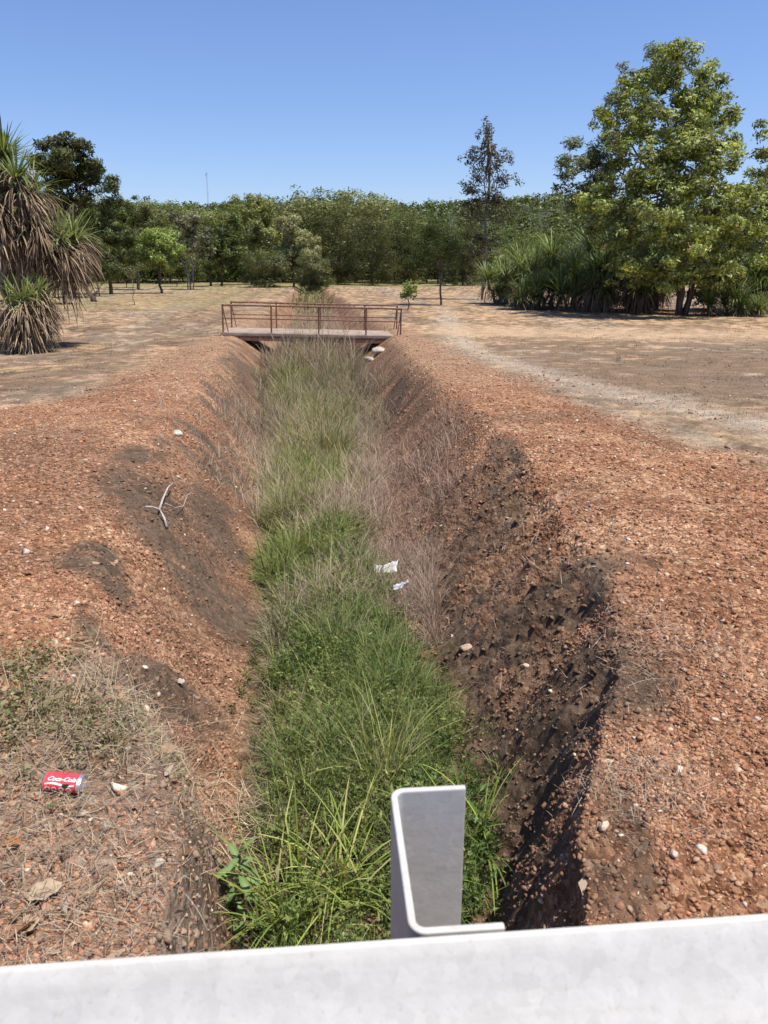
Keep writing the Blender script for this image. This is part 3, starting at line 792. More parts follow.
def tall_grass(px, py, n, L, label, cols, lean=.35, bend=1.3, W=.006):
    g = ground_at(px, py); g[2] = height(g[0], g[1])
    P = np.zeros((n, 3)); P[:, :2] = rng.normal(0, .035, (n, 2)); P[:, 2] = height(P[:, 0]+g[0], P[:, 1]+g[1])-g[2]-.01
    C = palette(n, cols, .12)
    V, F, CC = blades_np(P, rng.random(n)*2*PI, np.abs(rng.normal(lean, .2, n)), np.abs(rng.normal(bend, .45, n)), L*rng.uniform(.55, 1.25, n), W*rng.uniform(.7, 1.2, n), C, 8)
    o = link('grass_tussock', npmesh('grass_tussock', V, F, GRASS, CC), None, [float(v) for v in g])
    return tag(o, label, 'grass tussock')
YG = [(.30, .34, .08), (.24, .31, .06), (.19, .27, .05), (.40, .38, .14)]
tall_grass(345, 905, 75, .44, 'yellow green grass tussock with long arching blades just left of the white steel post', YG)
tall_grass(290, 925, 60, .40, 'arching yellow green tussock nearest the white rail, right of the broad leaved weed', YG)
tall_grass(475, 870, 55, .38, 'bright green tussock with arching blades just right of the white steel post', YG[1:3]+GREENS[:1])
tall_grass(385, 800, 40, .46, 'tall pale grass tussock rising behind the top of the white steel post', [(.36, .34, .13), (.3, .33, .09)], .2, .7, .005)

# ------------------------------------------------------------------ loose things on the ground
def rock(px, py, r, label, color, squash=.7, sub=2, cat='rock', dz=.25, name='rock', at=None):
    import bmesh
    g = ground_at(px, py)
    if at is not None: g = np.array([at[0], at[1], float(height(at[0], at[1]))])
    bm = bmesh.new(); bmesh.ops.create_icosphere(bm, subdivisions=3, radius=1)
    V = np.array([v.co[:] for v in bm.verts]); F = np.array([[v.index for v in f.verts] for f in bm.faces]); bm.free()
    q = rng.normal(0, 1, (9, 3)); q = unit(q)
    for u in q:
        d = V@u; lim = rng.uniform(.62, .9); V = V-np.clip(d-lim, 0, None)[:, None]*u
    V = V*np.array([1.2, .85, squash])*r
    V += rng.normal(0, .025*r, V.shape)
    a = rng.random()*PI; R = np.array([[math.cos(a), -math.sin(a), 0], [math.sin(a), math.cos(a), 0], [0, 0, 1]])
    o = link(name, npmesh(name, V@R.T, F, ROCKM, np.repeat(np.array([color]), len(V), 0)), None, (float(g[0]), float(g[1]), float(g[2]+r*dz)))
    return tag(o, label, cat)
rock(177, 435, .055, 'small white rock on the crest of the left red gravel bank', (.52, .49, .43))
rock(377, 348, .25, 'pale boulder at the right end of the footbridge, under its deck', (.44, .39, .32), .55, at=(-.16, 24.9), dz=.3)
rock(368, 353, .17, 'smaller pale stone beside the boulder under the right end of the footbridge', (.40, .35, .29), .6, at=(-.48, 24.6), dz=.5)
rock(466, 651, .032, 'angular pinkish stone on the dark right bank', (.55, .38, .28), .9)
rock(604, 828, .015, 'cream stone at the eroded edge of the right bank near the rail', (.62, .5, .36), .9)
rock(674, 856, .012, 'pale round pebble on the red gravel right of the post', (.55, .45, .36))
rock(20, 342, .10, 'grey stone half hidden by the drooping leaf tuft', (.35, .33, .3))
def rag(px, py, sx, sy, label, color, name, cat):
    """crumpled sheet of paper or plastic"""
    g = ground_at(px, py); n = 14
    u, v = np.meshgrid(np.linspace(-1, 1, n), np.linspace(-1, 1, n), indexing='ij')
    X = u*sx*(1+.3*(fbm(u*2+px, v*2, 2, 5)-.5)); Y = v*sy*(1+.5*(fbm(u*2, v*2+py, 2, 6)-.5))
    Z = height(X+g[0], Y+g[1], False)-height(g[0], g[1], False)+.05*sx/.1*np.abs(fbm(u*2.5+px, v*2.5, 3, 9)-.45)*2
    i, j = np.meshgrid(np.arange(n-1), np.arange(n-1), indexing='ij')
    F = np.stack([i*n+j, (i+1)*n+j, (i+1)*n+j+1, i*n+j+1], -1).reshape(-1, 4)
    C = np.repeat(np.array([color]), n*n, 0)
    o = link(name, npmesh(name, np.stack([X, Y, Z], -1).reshape(-1, 3), F, ROCKM, C), None, (float(g[0]), float(g[1]), float(g[2]+.13)))
    m = o.modifiers.new('thick', 'SOLIDIFY'); m.thickness = .003
    return tag(o, label, cat)
rag(386, 586, .085, .06, 'crumpled white plastic scrap caught at the right edge of the ditch grass', (.75, .75, .76), 'plastic_scrap', 'litter')
rag(400, 604, .05, .03, 'smaller crumpled white scrap lying just below the larger white one', (.6, .6, .61), 'plastic_scrap', 'litter')

def dry_leaf(px, py, L, label, color, yaw):
    g = ground_at(px, py); n = 9
    s = np.linspace(0, 1, n); w = L*.36*np.sin(PI*np.clip(s*.94+.03, 0, 1))**.7
    V = []
    for i in range(n):
        for q in (-1, -.5, 0, .5, 1):
            V.append((L*(s[i]-.5), q*w[i], .35*abs(q)**1.6*w[i]*(1.3 if q > 0 else .8)+.25*L*(s[i]-.4)**2+.004*math.sin(i*2+q*3)))
    V = np.array(V); a = yaw; R = np.array([[math.cos(a), -math.sin(a), 0], [math.sin(a), math.cos(a), 0], [0, 0, 1]])
    F = [(i*5+q, i*5+q+1, (i+1)*5+q+1, (i+1)*5+q) for i in range(n-1) for q in range(4)]
    C = np.repeat(np.array([color]), len(V), 0)*rng.uniform(.8, 1.15, (len(V), 1)); C[2::5] *= .75
    o = link('dry_leaf', npmesh('dry_leaf', V@R.T, np.array(F), DRY, C, smooth=True), None, (float(g[0]), float(g[1]), float(g[2]+.012)))
    m = o.modifiers.new('thick', 'SOLIDIFY'); m.thickness = .001
    return tag(o, label, 'leaf')
dry_leaf(280, 829, .075, 'curled orange brown leaf at the left edge of the ditch grass', (.42, .19, .07), 1.9)
dry_leaf(12, 848, .045, 'orange dead leaf on the litter below the red can', (.40, .18, .08), .3)
dry_leaf(45, 898, .075, 'large pale tan dead leaf on the litter near the rail', (.44, .33, .23), .5)
dry_leaf(28, 932, .055, 'narrow tan dead leaf standing on edge in the litter nearest the rail', (.40, .29, .19), 1.0)
dry_leaf(413, 630, .10, 'tan curled leaf standing up beside the dark right bank', (.55, .40, .25), 1.5)
dry_leaf(180, 685, .05, 'pale leaf fragment lying on the bare slope of the left bank', (.5, .42, .35), -.4)

def branch():
    g = ground_at(163, 517)
    m = MB()
    def on(pts, r0, r1):
        P = []
        for (px, py), dz in pts:
            q = ground_at(px, py); P.append(q+np.array([0, 0, dz])-g)
        m.tube(P, np.linspace(r0, r1, len(P))*.55, 6)
    on([((146, 512), .03), ((153, 515), .05), ((160, 517), .05), ((165, 524), .03), ((167, 530), .015)], .013, .017)
    on([((160, 517), .05), ((164, 510), .08), ((169, 502), .10), ((174, 495), .09)], .015, .008)
    on([((166, 512), .06), ((175, 515), .05), ((184, 513), .05), ((190, 520), .03)], .007, .004)
    on([((184, 513), .05), ((188, 506), .08), ((193, 503), .09)], .005, .003)
    o = link('dead_branch', m.mesh('dead_branch', DEADWOOD, True), None, [float(v) for v in g])
    tag(o, 'forked bleached dead branch lying on the left bank', 'branch')
branch()

def can():
    g = ground_at(65, 789)
    R, Ln = .033, .118
    rz = math.radians(-3)
    t = thing('drink_can', 'dented red drink can with white lettering lying on dry litter at left', 'can', (g[0], g[1], g[2]+R*.60), rz)
    t.rotation_euler = (.0, math.radians(3), rz); t.scale = (.86, .88, .66)
    CANRED, nt = mat_new('can_red')
    p = nd(nt, 'ShaderNodeBsdfPrincipled', i_Roughness=.6, i_Metallic=.0); p.inputs['Base Color'].default_value = (.60, .045, .06, 1)
    nt.links.new(p.outputs[0], nd(nt, 'ShaderNodeOutputMaterial').inputs[0])
    WH, nt = mat_new('can_white')
    p = nd(nt, 'ShaderNodeBsdfPrincipled', i_Roughness=.5); p.inputs['Base Color'].default_value = (.72, .66, .66, 1)
    nt.links.new(p.outputs[0], nd(nt, 'ShaderNodeOutputMaterial').inputs[0])
    AL, nt = mat_new('can_metal')
    p = nd(nt, 'ShaderNodeBsdfPrincipled', i_Roughness=.35, i_Metallic=.9); p.inputs['Base Color'].default_value = (.7, .69, .68, 1)
    nt.links.new(p.outputs[0], nd(nt, 'ShaderNodeOutputMaterial').inputs[0])
    def rad(x, th):
        d = .011*np.exp(-((x+.012)/.02)**2)*np.exp(-((th+1.9)/.5)**2)
        return R-d
    def lathe(name, prof, mat):
        n = 40; th = np.arange(n)/n*2*PI-PI
        V = []
        for x, r in prof:
            rr = r-(R-rad(x, th))*(r > .02)
            V.append(np.stack([np.full(n, x), rr*np.cos(th), rr*np.sin(th)], -1))
        V = np.concatenate(V); k = len(prof)
        F = np.array([(i*n+j, i*n+(j+1) % n, (i+1)*n+(j+1) % n, (i+1)*n+j) for i in range(k-1) for j in range(n)])
        return link(name, npmesh(name, V, F, mat, smooth=True), t)
    b = lathe('body', [(x, R) for x in np.linspace(-.052, .050, 20)], CANRED)
    e = lathe('lid', [(.050, R), (.055, R*.93), (.058, R*.83), (.0595, R*.83), (.0595, R*.79), (.056, R*.78), (.056, .002)], AL)
    e2 = lathe('base', [(-.052, R), (-.055, R*.95), (-.057, R*.8), (-.0595, R*.76), (-.0595, R*.70), (-.052, R*.4), (-.050, .002)], AL)
    # lettering wrapped round the body
    def letters(txt, size, th0, x0, shear):
        cu = bpy.data.curves.new('lettering', 'FONT'); cu.body = txt; cu.size = size; cu.align_x = 'CENTER'; cu.shear = shear
        cu.resolution_u = 3; cu.offset = .0006
        tmp = bpy.data.objects.new('lettering_curve', cu); col.objects.link(tmp)
        dg = bpy.context.evaluated_depsgraph_get()
        me = bpy.data.meshes.new_from_object(tmp.evaluated_get(dg)); bpy.data.objects.remove(tmp)
        import bmesh
        bm = bmesh.new(); bm.from_mesh(me)
        bmesh.ops.triangulate(bm, faces=bm.faces)
        bmesh.ops.subdivide_edges(bm, edges=[x for x in bm.edges if x.calc_length() > .006], cuts=2)
        bm.to_mesh(me); bm.free()
        for v in me.vertices:
            x = v.co.x+x0; th = th0-v.co.y/R
            r = float(rad(np.array(x), np.array(th)))+.0005
            v.co = (x, r*math.cos(th), r*math.sin(th))
        me.materials.clear(); me.materials.append(WH)
        return me
    link('lettering', letters('Coca-Cola', .0200, 2.22, .001, .35), t)
    mb = MB()   # white wave band and ring marks below the name
    xs = np.linspace(-.046, .044, 60); V = []
    for i, x in enumerate(xs):
        c0 = 2.58+.10*math.sin(x*70); hw = .09+.03*math.cos(x*50)
        for th in (c0-hw, c0+hw):
            r = float(rad(np.array(x), np.array(th)))+.0005; V.append((x, r*math.cos(th), r*math.sin(th)))
    mb.add(V, [(2*i, 2*i+1, 2*i+3, 2*i+2) for i in range(59)])
    for cx in (-.036, -.016, .006, .028):
        V = []; k = 18
        for a in np.arange(k)/k*2*PI:
            for q in (.0042, .0068):
                x = cx+q*math.cos(a)*1.2; th = 3.13+q*math.sin(a)/R*1.3
                r = float(rad(np.array(x), np.array(th)))+.0006; V.append((x, r*math.cos(th), r*math.sin(th)))
        mb.add(V, [(2*i, 2*i+1, (2*i+3) % (2*k), (2*i+2) % (2*k)) for i in range(k)])
    link('wave_band', mb.mesh('wave_band', WH, True), t)
can()

# ------------------------------------------------------------------ guard rail
def guard_rail():
    yaw = math.radians(4.6)
    t = thing('guard_rail', 'weathered white steel guard rail across the bottom of the picture with its channel post', 'guard rail', (.0, .4745, 0), yaw)
    zt = 1.702
    def cpost(x0):
        # channel: web 178 deep, flanges 76 wide, opening to the right, rounded bends
        w, d, th, rb = .076, .178, .0065, .014
        def path(off):
            pts = [(w, off)]
            r = rb-off
            for a in np.linspace(-PI/2, -PI, 7): pts.append((rb+r*math.cos(a), rb+r*math.sin(a)))
            for a in np.linspace(PI, PI/2, 7): pts.append((rb+r*math.cos(a), d-rb+r*math.sin(a)))
            pts.append((w, d-off)); return pts
        o_, i_ = path(0), path(th); n = len(o_)
        V = []
        for z in (-.3, zt-.003, zt):
            for k in range(n):
                V.append((o_[k][0], o_[k][1], z))
            for k in range(n):
                V.append((i_[k][0], i_[k][1], z))
        F = []
        for L in range(2):
            a, b = L*2*n, (L+1)*2*n
            for k in range(n-1):
                F.append((a+k, a+k+1, b+k+1, b+k)); F.append((a+n+k+1, a+n+k, b+n+k, b+n+k+1))
            F.append((a, b, b+n, a+n)); F.append((a+n-1, a+2*n-1, b+2*n-1, b+n-1))
        b = 4*n
        for k in range(n-1): F.append((b+k, b+k+1, b+n+k+1, b+n+k))
        me = bpy.data.meshes.new('post'); me.from_pydata([(v[0]+x0, v[1], v[2]) for v in V], [], F); me.materials.append(STEEL); me.update()
        import bmesh
        bm = bmesh.new(); bm.from_mesh(me); bmesh.ops.recalc_face_normals(bm, faces=bm.faces); bm.to_mesh(me); bm.free()
        for p in me.polygons: p.use_smooth = abs(p.normal.z) < .5
        o = link('post', me, t); bevel(o, .0014, 2)
        return o
    for x in (-2.0+.020, .020, 2.0+.020): cpost(x)
    # W beam, the fold nearest the road in front; v = distance out from the posts
    prof = [(.016, .0), (.022, -.004), (.040, -.030), (.066, -.058), (.079, -.070), (.083, -.082), (.079, -.094), (.060, -.108), (.030, -.124), (.012, -.136), (.004, -.148), (.002, -.156)]
    prof = prof+[(v, -.312-z) for v, z in prof[::-1][1:]]
    # smooth resample
    pv = np.array(prof); s = np.concatenate([[0], np.cumsum(np.linalg.norm(np.diff(pv, axis=0), axis=1))])
    q = np.linspace(0, s[-1], 90); sm = np.stack([np.interp(q, s, pv[:, 0]), np.interp(q, s, pv[:, 1])], 1)
    for _ in range(6): sm[1:-1] = .25*sm[:-2]+.5*sm[1:-1]+.25*sm[2:]
    xs = np.linspace(-4.2, 4.2, 60); zr = 2.2-.485
    V = np.array([[(x, -v, zr+z+.0015*math.sin(x*1.7)) for v, z in sm] for x in xs]).reshape(-1, 3); k = len(sm)
    i, j = np.meshgrid(np.arange(len(xs)-1), np.arange(k-1), indexing='ij')
    F = np.stack([i*k+j, i*k+j+1, (i+1)*k+j+1, (i+1)*k+j], -1).reshape(-1, 4)
    o = link('beam', npmesh('beam', V, F, STEEL, smooth=True), t)
    m = o.modifiers.new('thick', 'SOLIDIFY'); m.thickness = .003; m.offset = 0
    for x in (-2+.055, .055, 2+.055):
        mb = MB(); mb.tube([(x, -.012, zr-.156), (x, -.004, zr-.156)], [.014, .016], 12); mb.tube([(x, -.022, zr-.156), (x, -.012, zr-.156)], [.010, .010], 6)
        mb.build('bolt', STEEL, t)
guard_rail()
m = MB(); m.box((-60, -8.5, .5), (60, .33, .972)); tag(m.build('road', ASPHALT), kind='structure')

# ------------------------------------------------------------------ footbridge
def footbridge():
    A = spot(222.3, 333.2, 26.9); B = spot(401.4, 336.3, 25.7)
    B = spot(401.4, 336.3, 27.2); d = (B-A); d[2] = 0; Ln = float(np.linalg.norm(d)); ang = math.atan2(d[1], d[0])
    t = thing('footbridge', 'small footbridge with rusty pipe railings and pale deck over the ditch', 'footbridge', (A[0], A[1], A[2]-.10+.03), ang)
    t.rotation_euler = (0, math.radians(1.4), ang)
    dw = 2.15; zd = .10
    mb = MB(); mb.box((-.05, -.06, zd-.10), (Ln+.05, dw+.06, zd)); bevel(mb.build('deck', CONC, t), .012)
    for y in (-.0, dw):
        mb = MB(); mb.box((-.25, y-.05, zd-.26), (Ln+.25, y+.07, zd-.102)); mb.build('edge_beam', RUST, t)
    ends = [0.03, .272*Ln, .535*Ln, .80*Ln, Ln-.03]
    for y in (.02, dw-.02):
        for x in ends:
            mb = MB(); mb.tube([(x, y, zd-.06), (x, y, zd+.88)], [.028, .028], 8)
            mb.tube([(x, y, zd), (x, y, zd+.012)], [.06, .06], 8)
            mb.build('railing_post', RUST, t)
        mb = MB(); mb.tube([(.0, y, zd+.90), (Ln, y, zd+.90)], [.030, .030], 8); mb.build('top_rail', RUST, t)
        mb = MB(); mb.tube([(.03, y, zd+.47), (Ln-.03, y, zd+.47)], [.021, .021], 8); mb.build('mid_rail', RUST, t)
        for x0, x1 in ((.03, .20), (Ln-.03, Ln-.14)):
            mb = MB(); mb.tube([(x0, y, zd+.88), (x1, y, zd+.02)], [.018, .018], 6); mb.build('brace', RUST, t)
footbridge()

# ------------------------------------------------------------------ trees
def clump_leaves(lobes, n, size, asp, cols, clump=.30, up=.25, droop=0., nclump=14, jit=.2, edge=.5, tone=.22):
    """lobes: (x,y,z,rx,ry,rz). Leaves gather in clumps near each lobe's surface."""
    lobes = np.array(lobes, float)
    vol = (lobes[:, 3]*lobes[:, 4]*lobes[:, 5])**.72; vol /= vol.sum()
    Ps = []; Cs = []; Rs = []
    for lb, v in zip(lobes, vol):
        m = max(30, int(n*v)); k = max(4, int(nclump))
        d = unit(rng.normal(0, 1, (k, 3))); d[:, 2] += .15
        r = edge+(1-edge)*rng.random(k)**.6
        cc = lb[:3]+d*r[:, None]*lb[3:6]
        cr = clump*rng.uniform(.6, 1.35, k)
        sh = 1+rng.normal(0, tone, k)
        pick = rng.choice(k, m, p=cr**2/np.sum(cr**2))
        off = rng.normal(0, 1, (m, 3)); off = unit(off)*rng.random((m, 1))**.45
        P = cc[pick]+off*(cr[pick][:, None]*lb[3:6]*np.array([1, 1, .8]))
        C = palette(m, cols, jit)*np.clip(sh[pick], .5, 1.6)[:, None]
        Rs.append(unit(unit((P-lb[:3])/lb[3:6])*.9+off*.8+np.array([0, 0, .15])))
        Ps.append(P); Cs.append(C)
    R = np.concatenate(Rs); P = np.concatenate(Ps); C = np.clip(np.concatenate(Cs), .006, .6); m = len(P)
    D = rng.normal(0, 1, (m, 3)); D[:, 2] = D[:, 2]*.6+up-droop
    L = size*np.exp(rng.normal(0, .25, m))
    return leaves_np(P, D, L, L*asp*rng.uniform(.75, 1.25, m), C, R=R)
def limb(m, a, b, r0, r1, wob=.12, n=6):
    a = np.asarray(a, float); b = np.asarray(b, float)
    s = np.linspace(0, 1, n)[:, None]
    P = a+(b-a)*s; ln = np.linalg.norm(b-a)
    w = rng.normal(0, wob*ln*.3, (n, 3)); w[0] = 0; w[-1] = 0
    P = P+w*np.sin(PI*s); P[:, 2] += .10*ln*np.sin(PI*s[:, 0])*.4
    m.tube(P, np.linspace(r0, r1, n), 6)
def make_tree(name, label, cat, loc, h, lobes, nleaf, size, asp, cols, r=.12, bark=None, stems=None, group=None, twigs=3, fork=.35, trunk_top=None, **kw):
    t = thing(name, label, cat, loc, 0, group)
    m = MB(); lobes = np.array(lobes, float)
    stems = stems or [((0, 0, -.15), (0, 0, h*fork))]
    tops = []
    for a, b in stems:
        limb(m, a, b, r, r*.72, .10, 7); tops.append(np.array(b, float))
    for lb in lobes:
        s = min(tops, key=lambda q: np.linalg.norm(q[:2]-lb[:2])+.3*abs(q[2]-lb[2]))
        limb(m, s, lb[:3]-np.array([0, 0, lb[5]*.2]), r*.55, r*.16, .22, 7)
        for _ in range(twigs):
            e = lb[:3]+unit(rng.normal(0, 1, 3))*lb[3:6]*.75
            limb(m, lb[:3]-np.array([0, 0, lb[5]*.25]), e, r*.2, r*.05, .2, 5)
    link('trunk', m.mesh('trunk', bark or BARK, True), t)
    V, F, C = clump_leaves(lobes, nleaf, size, asp, cols, **kw)
    link('crown', npmesh('crown', V, F, LEAF, C), t)
    return t
def px_lobes(L, Y, base, dy=1.0):
    """crown lobes from (px, py, rx_px, ry_px[, depth offset]) at distance Y, local to base"""
    out = []
    k = (Y*CP+2*SP)/FPX
    for q in L:
        off = q[4] if len(q) > 4 else rng.uniform(-1, 1)*dy
        p = spot(q[0], q[1], Y+off)-base
        out.append((p[0], p[1], p[2], q[2]*k, (q[2]+q[3])*.5*k, q[3]*k))
    return out
def base_at(px, Y, z=None):
    p = spot(px, 300, Y); return np.array([p[0], Y, float(height(p[0], Y)) if z is None else z])

DKG = [(.07, .10, .024), (.10, .13, .034), (.05, .07, .018), (.125, .15, .045)]
MIDG = [(.12, .165, .04), (.16, .205, .055), (.09, .125, .03), (.20, .235, .08)]
LITG = [(.18, .215, .07), (.23, .26, .09), (.14, .175, .05), (.30, .31, .12)]
OLIV = [(.14, .155, .055), (.19, .20, .08), (.10, .115, .04), (.235, .235, .11)]
GRYG = [(.14, .155, .085), (.19, .20, .12), (.10, .115, .06)]

# big tree at the right
b = base_at(682, 36.7)
make_tree('large_tree', 'tallest broad leafy tree at right with a full sunlit yellow green crown', 'tree', b, 11,
    px_lobes([(676, 72, 30, 26, 0), (645, 100, 28, 26, 1), (704, 98, 28, 30, 1), (622, 128, 26, 26, 0), (668, 122, 36, 30, -1), (712, 140, 28, 32, 0),
              (640, 165, 34, 30, -1.5), (688, 172, 40, 32, -2), (728, 185, 30, 30, 0), (612, 205, 34, 26, -1.5), (655, 212, 38, 30, -2.5), (704, 220, 40, 30, -2.5),
              (745, 225, 30, 30, -.5), (640, 250, 36, 24, -2.5), (690, 258, 42, 24, -2.8), (738, 256, 28, 22, -1), (668, 185, 40, 40, 2.5), (700, 240, 50, 30, 2.5), (620, 232, 32, 22, 1), (628, 272, 26, 16, -2), (664, 280, 26, 14, -2.4), (716, 280, 26, 16, -1.5), (700, 130, 30, 30, 1)], 36.7, b),
    56000, .165, .46, [(.18, .235, .06), (.24, .295, .08), (.125, .17, .045), (.33, .37, .11), (.40, .41, .15)], r=.13, bark=BARK,
    stems=[((0, 0, -.2), (-.1, .1, 3.2)), ((.1, .1, -.2), (1.1, .4, 4.4)), ((-.1, .05, -.2), (-.9, .5, 5.0)), ((.2, 0, -.2), (.6, -.4, 6.3))], clump=.25, nclump=22, tone=.22, jit=.26, edge=.45)
b = base_at(598, 40)
make_tree('grey_green_tree', 'airy grey green tree whose crown leans out left of the tallest tree', 'tree', b, 9,
    px_lobes([(585, 165, 28, 20, 0), (606, 150, 22, 20, 0), (575, 190, 20, 16, 0), (608, 180, 30, 24, .5), (630, 115, 24, 24, .5), (612, 112, 16, 18, 0), (590, 200, 26, 18, 0), (652, 75, 26, 22, 1.5), (668, 58, 22, 14, 1.5), (628, 82, 16, 16, 1)], 40, b),
    17000, .16, .32, [(.16, .19, .09), (.21, .235, .12), (.12, .145, .065)], r=.09, clump=.30, nclump=14, droop=.35, edge=.3,
    stems=[((0, 0, -.2), (-.1, .3, 3.6)), ((.3, 0, -.2), (1.2, .4, 5.2))])
b = base_at(775, 39)
make_tree('edge_tree', 'leafy tree cut off by the right edge of the picture', 'tree', b, 8,
    px_lobes([(768, 150, 22, 22, 0), (775, 185, 34, 26, 0), (762, 215, 26, 24, 0), (800, 160, 34, 36, 0), (800, 220, 40, 34, 0), (770, 250, 34, 24, -.5)], 39, b),
    11000, .18, .42, LITG, r=.11, clump=.28)
# slender sparse tree
b = base_at(482, 52)
make_tree('slender_tree', 'tall slender sparse tree with dark leaves standing alone against the sky', 'tree', b, 10.5,
    px_lobes([(486, 140, 9, 14, 0), (472, 158, 12, 9, 0), (503, 160, 11, 9, 0), (489, 168, 12, 12, 0), (508, 182, 13, 9, 0), (470, 190, 13, 10, 0), (487, 195, 14, 12, 0), (474, 215, 15, 12, 0), (498, 216, 14, 12, 0), (484, 236, 16, 13, 0), (478, 252, 14, 10, 0), (496, 200, 12, 10, 0), (480, 176, 12, 9, 0), (486, 126, 6, 8, 0), (468, 205, 9, 8, 0), (492, 152, 8, 9, 0)], 52, b),
    7000, .15, .42, [(.085, .075, .045), (.11, .105, .065), (.055, .055, .03), (.14, .13, .09)], r=.085, bark=PALEBARK, clump=.42, nclump=13, edge=.1,
    stems=[((0, 0, -.2), (.1, 0, 9.2))])
# dark round tree behind the bridge, right
b = base_at(441, 46)
make_tree('round_tree', 'dark feathery round tree on a thin trunk right of the footbridge', 'tree', b, 4.8,
    px_lobes([(430, 246, 26, 22, 0), (448, 240, 22, 22, 0), (415, 256, 18, 16, 0), (457, 258, 16, 16, 0), (438, 228, 18, 14, 0), (435, 262, 24, 13, 0), (440, 245, 20, 20, 1)], 46, b),
    11000, .13, .22, [(.060, .085, .022), (.085, .11, .03), (.045, .065, .018)], r=.06, clump=.34, droop=.3, fork=.4)
# bright little round tree at left
b = base_at(162, 64)
make_tree('small_tree', 'small bright green round tree with a single trunk and shadow, left field', 'tree', b, 5,
    px_lobes([(160, 240, 17, 12, 0), (148, 250, 12, 10, 0), (172, 250, 11, 11, 0), (158, 258, 17, 12, 0), (168, 264, 11, 9, 0), (148, 262, 10, 8, 0), (160, 250, 19, 17, .5), (154, 236, 12, 8, 0)], 64, b),
    20000, .16, .44, [(.27, .35, .09), (.34, .41, .13), (.21, .28, .07)], r=.11, clump=.42, nclump=16, tone=.12, fork=.4)
b = base_at(191, 74)
make_tree('sparse_shrub', 'sparse grey many stemmed shrub right of the small bright round tree', 'shrub', b, 7,
    px_lobes([(190, 222, 14, 12, 0), (180, 235, 12, 11, 0), (202, 236, 12, 12, 0), (190, 246, 15, 10, 0), (206, 252, 8, 8, 0), (178, 218, 9, 8, 0)], 74, b),
    2200, .30, .4, GRYG+[(.22, .19, .15)], r=.06, bark=PALEBARK, clump=.4, nclump=8,
    stems=[((0, 0, -.2), (-.6, 0, 3.2)), ((.1, 0, -.2), (.2, .2, 3.0)), ((.2, 0, -.2), (.9, -.1, 3.0)), ((-.2, 0, -.2), (-.3, .2, 2.5))])
b = base_at(217, 86)
make_tree('twin_trunk_tree', 'dark leafy tree on two short trunks behind the left end of the footbridge', 'tree', b, 7,
    px_lobes([(220, 240, 16, 14, 0), (210, 252, 13, 11, 0), (230, 252, 14, 12, 0), (220, 262, 16, 9, 0), (226, 225, 14, 12, 0)], 86, b),
    6500, .28, .4, DKG+MIDG[:1], r=.13, clump=.34, stems=[((-.5, 0, -.2), (-.6, 0, 2)), ((.6, 0, -.2), (.8, 0, 2))])
# weeping wattles at the end of the ditch
for px, Y, lob, lab in [(266, 82, [(262, 262, 17, 15, 0), (274, 268, 14, 16, 0), (252, 276, 10, 11, 0), (266, 282, 17, 9, 0)], 'feathery olive bush at the far end of the ditch, left of its twin'),
                        (313, 80, [(312, 268, 14, 11, 0), (304, 278, 10, 9, 0), (322, 278, 11, 9, 0), (312, 284, 15, 7, 0)], 'low feathery grey green bush on the ditch right behind the middle of the footbridge')]:
    b = base_at(px, Y)
    make_tree('weeping_bush', lab, 'bush', b, 3.5, px_lobes(lob, Y, b), 9500, .26, .16, [(.14, .155, .065), (.18, .19, .085), (.10, .12, .045)], r=.07, clump=.45, droop=.9, fork=.2)
b = base_at(294, 84)
make_tree('pale_tree', 'pale olive bushy tree standing out before the dark wood above the bridge', 'tree', b, 8,
    px_lobes([(297, 232, 18, 15, 0), (284, 246, 14, 14, 0), (306, 250, 15, 14, 0), (294, 262, 18, 13, 0), (290, 224, 11, 9, 0)], 84, b),
    15000, .24, .35, [(.33, .34, .16), (.39, .39, .20), (.25, .265, .12)], r=.12, clump=.34)
b = base_at(252, 92)
make_tree('olive_tree', 'tall olive green tree just left of the pale bushy tree above the bridge', 'tree', b, 9.5,
    px_lobes([(246, 210, 15, 13, 0), (262, 214, 14, 12, 0), (254, 230, 18, 14, 0), (244, 246, 14, 12, 0), (266, 240, 14, 13, 0), (256, 205, 9, 8, 0)], 92, b),
    11000, .25, .38, [(.23, .265, .085), (.29, .31, .11), (.17, .20, .06)], r=.14, clump=.34)
# saplings
b = base_at(408, 41)
make_tree('sapling', 'leafy bright green sapling beside the right end of the footbridge', 'sapling', b, 1.6,
    px_lobes([(408, 288, 6, 6, 0), (404, 296, 4, 4, 0), (411, 294, 5, 5, 0)], 41, b), 260, .20, .42, [(.17, .25, .06), (.23, .30, .08)], r=.03, clump=.5, fork=.5)
b = base_at(134, 46)
make_tree('sapling', 'thin bare stemmed sapling with a small flat crown, left field', 'sapling', b, 2.3,
    px_lobes([(128, 270, 7, 4, 0), (140, 268, 6, 4, 0), (133, 276, 6, 4, 0)], 46, b), 380, .14, .35, [(.13, .15, .06), (.2, .2, .1)], r=.028, clump=.5, fork=.6, bark=PALEBARK)
# stump-like dead trunk
p = base_at(94, 50); m = MB()
m.tube([(0, 0, -.1), (-.1, 0, .35), (-.45, 0, .8), (-.6, .1, 1.2)], [.22, .17, .13, .05], 8); m.tube([(-.1, 0, .3), (.35, 0, .7)], [.12, .05], 6)
tag(link('tree_stump', m.mesh('tree_stump', BARK, True), None, [float(v) for v in p]), 'dark leaning broken stump in the field right of the left thicket', 'stump')

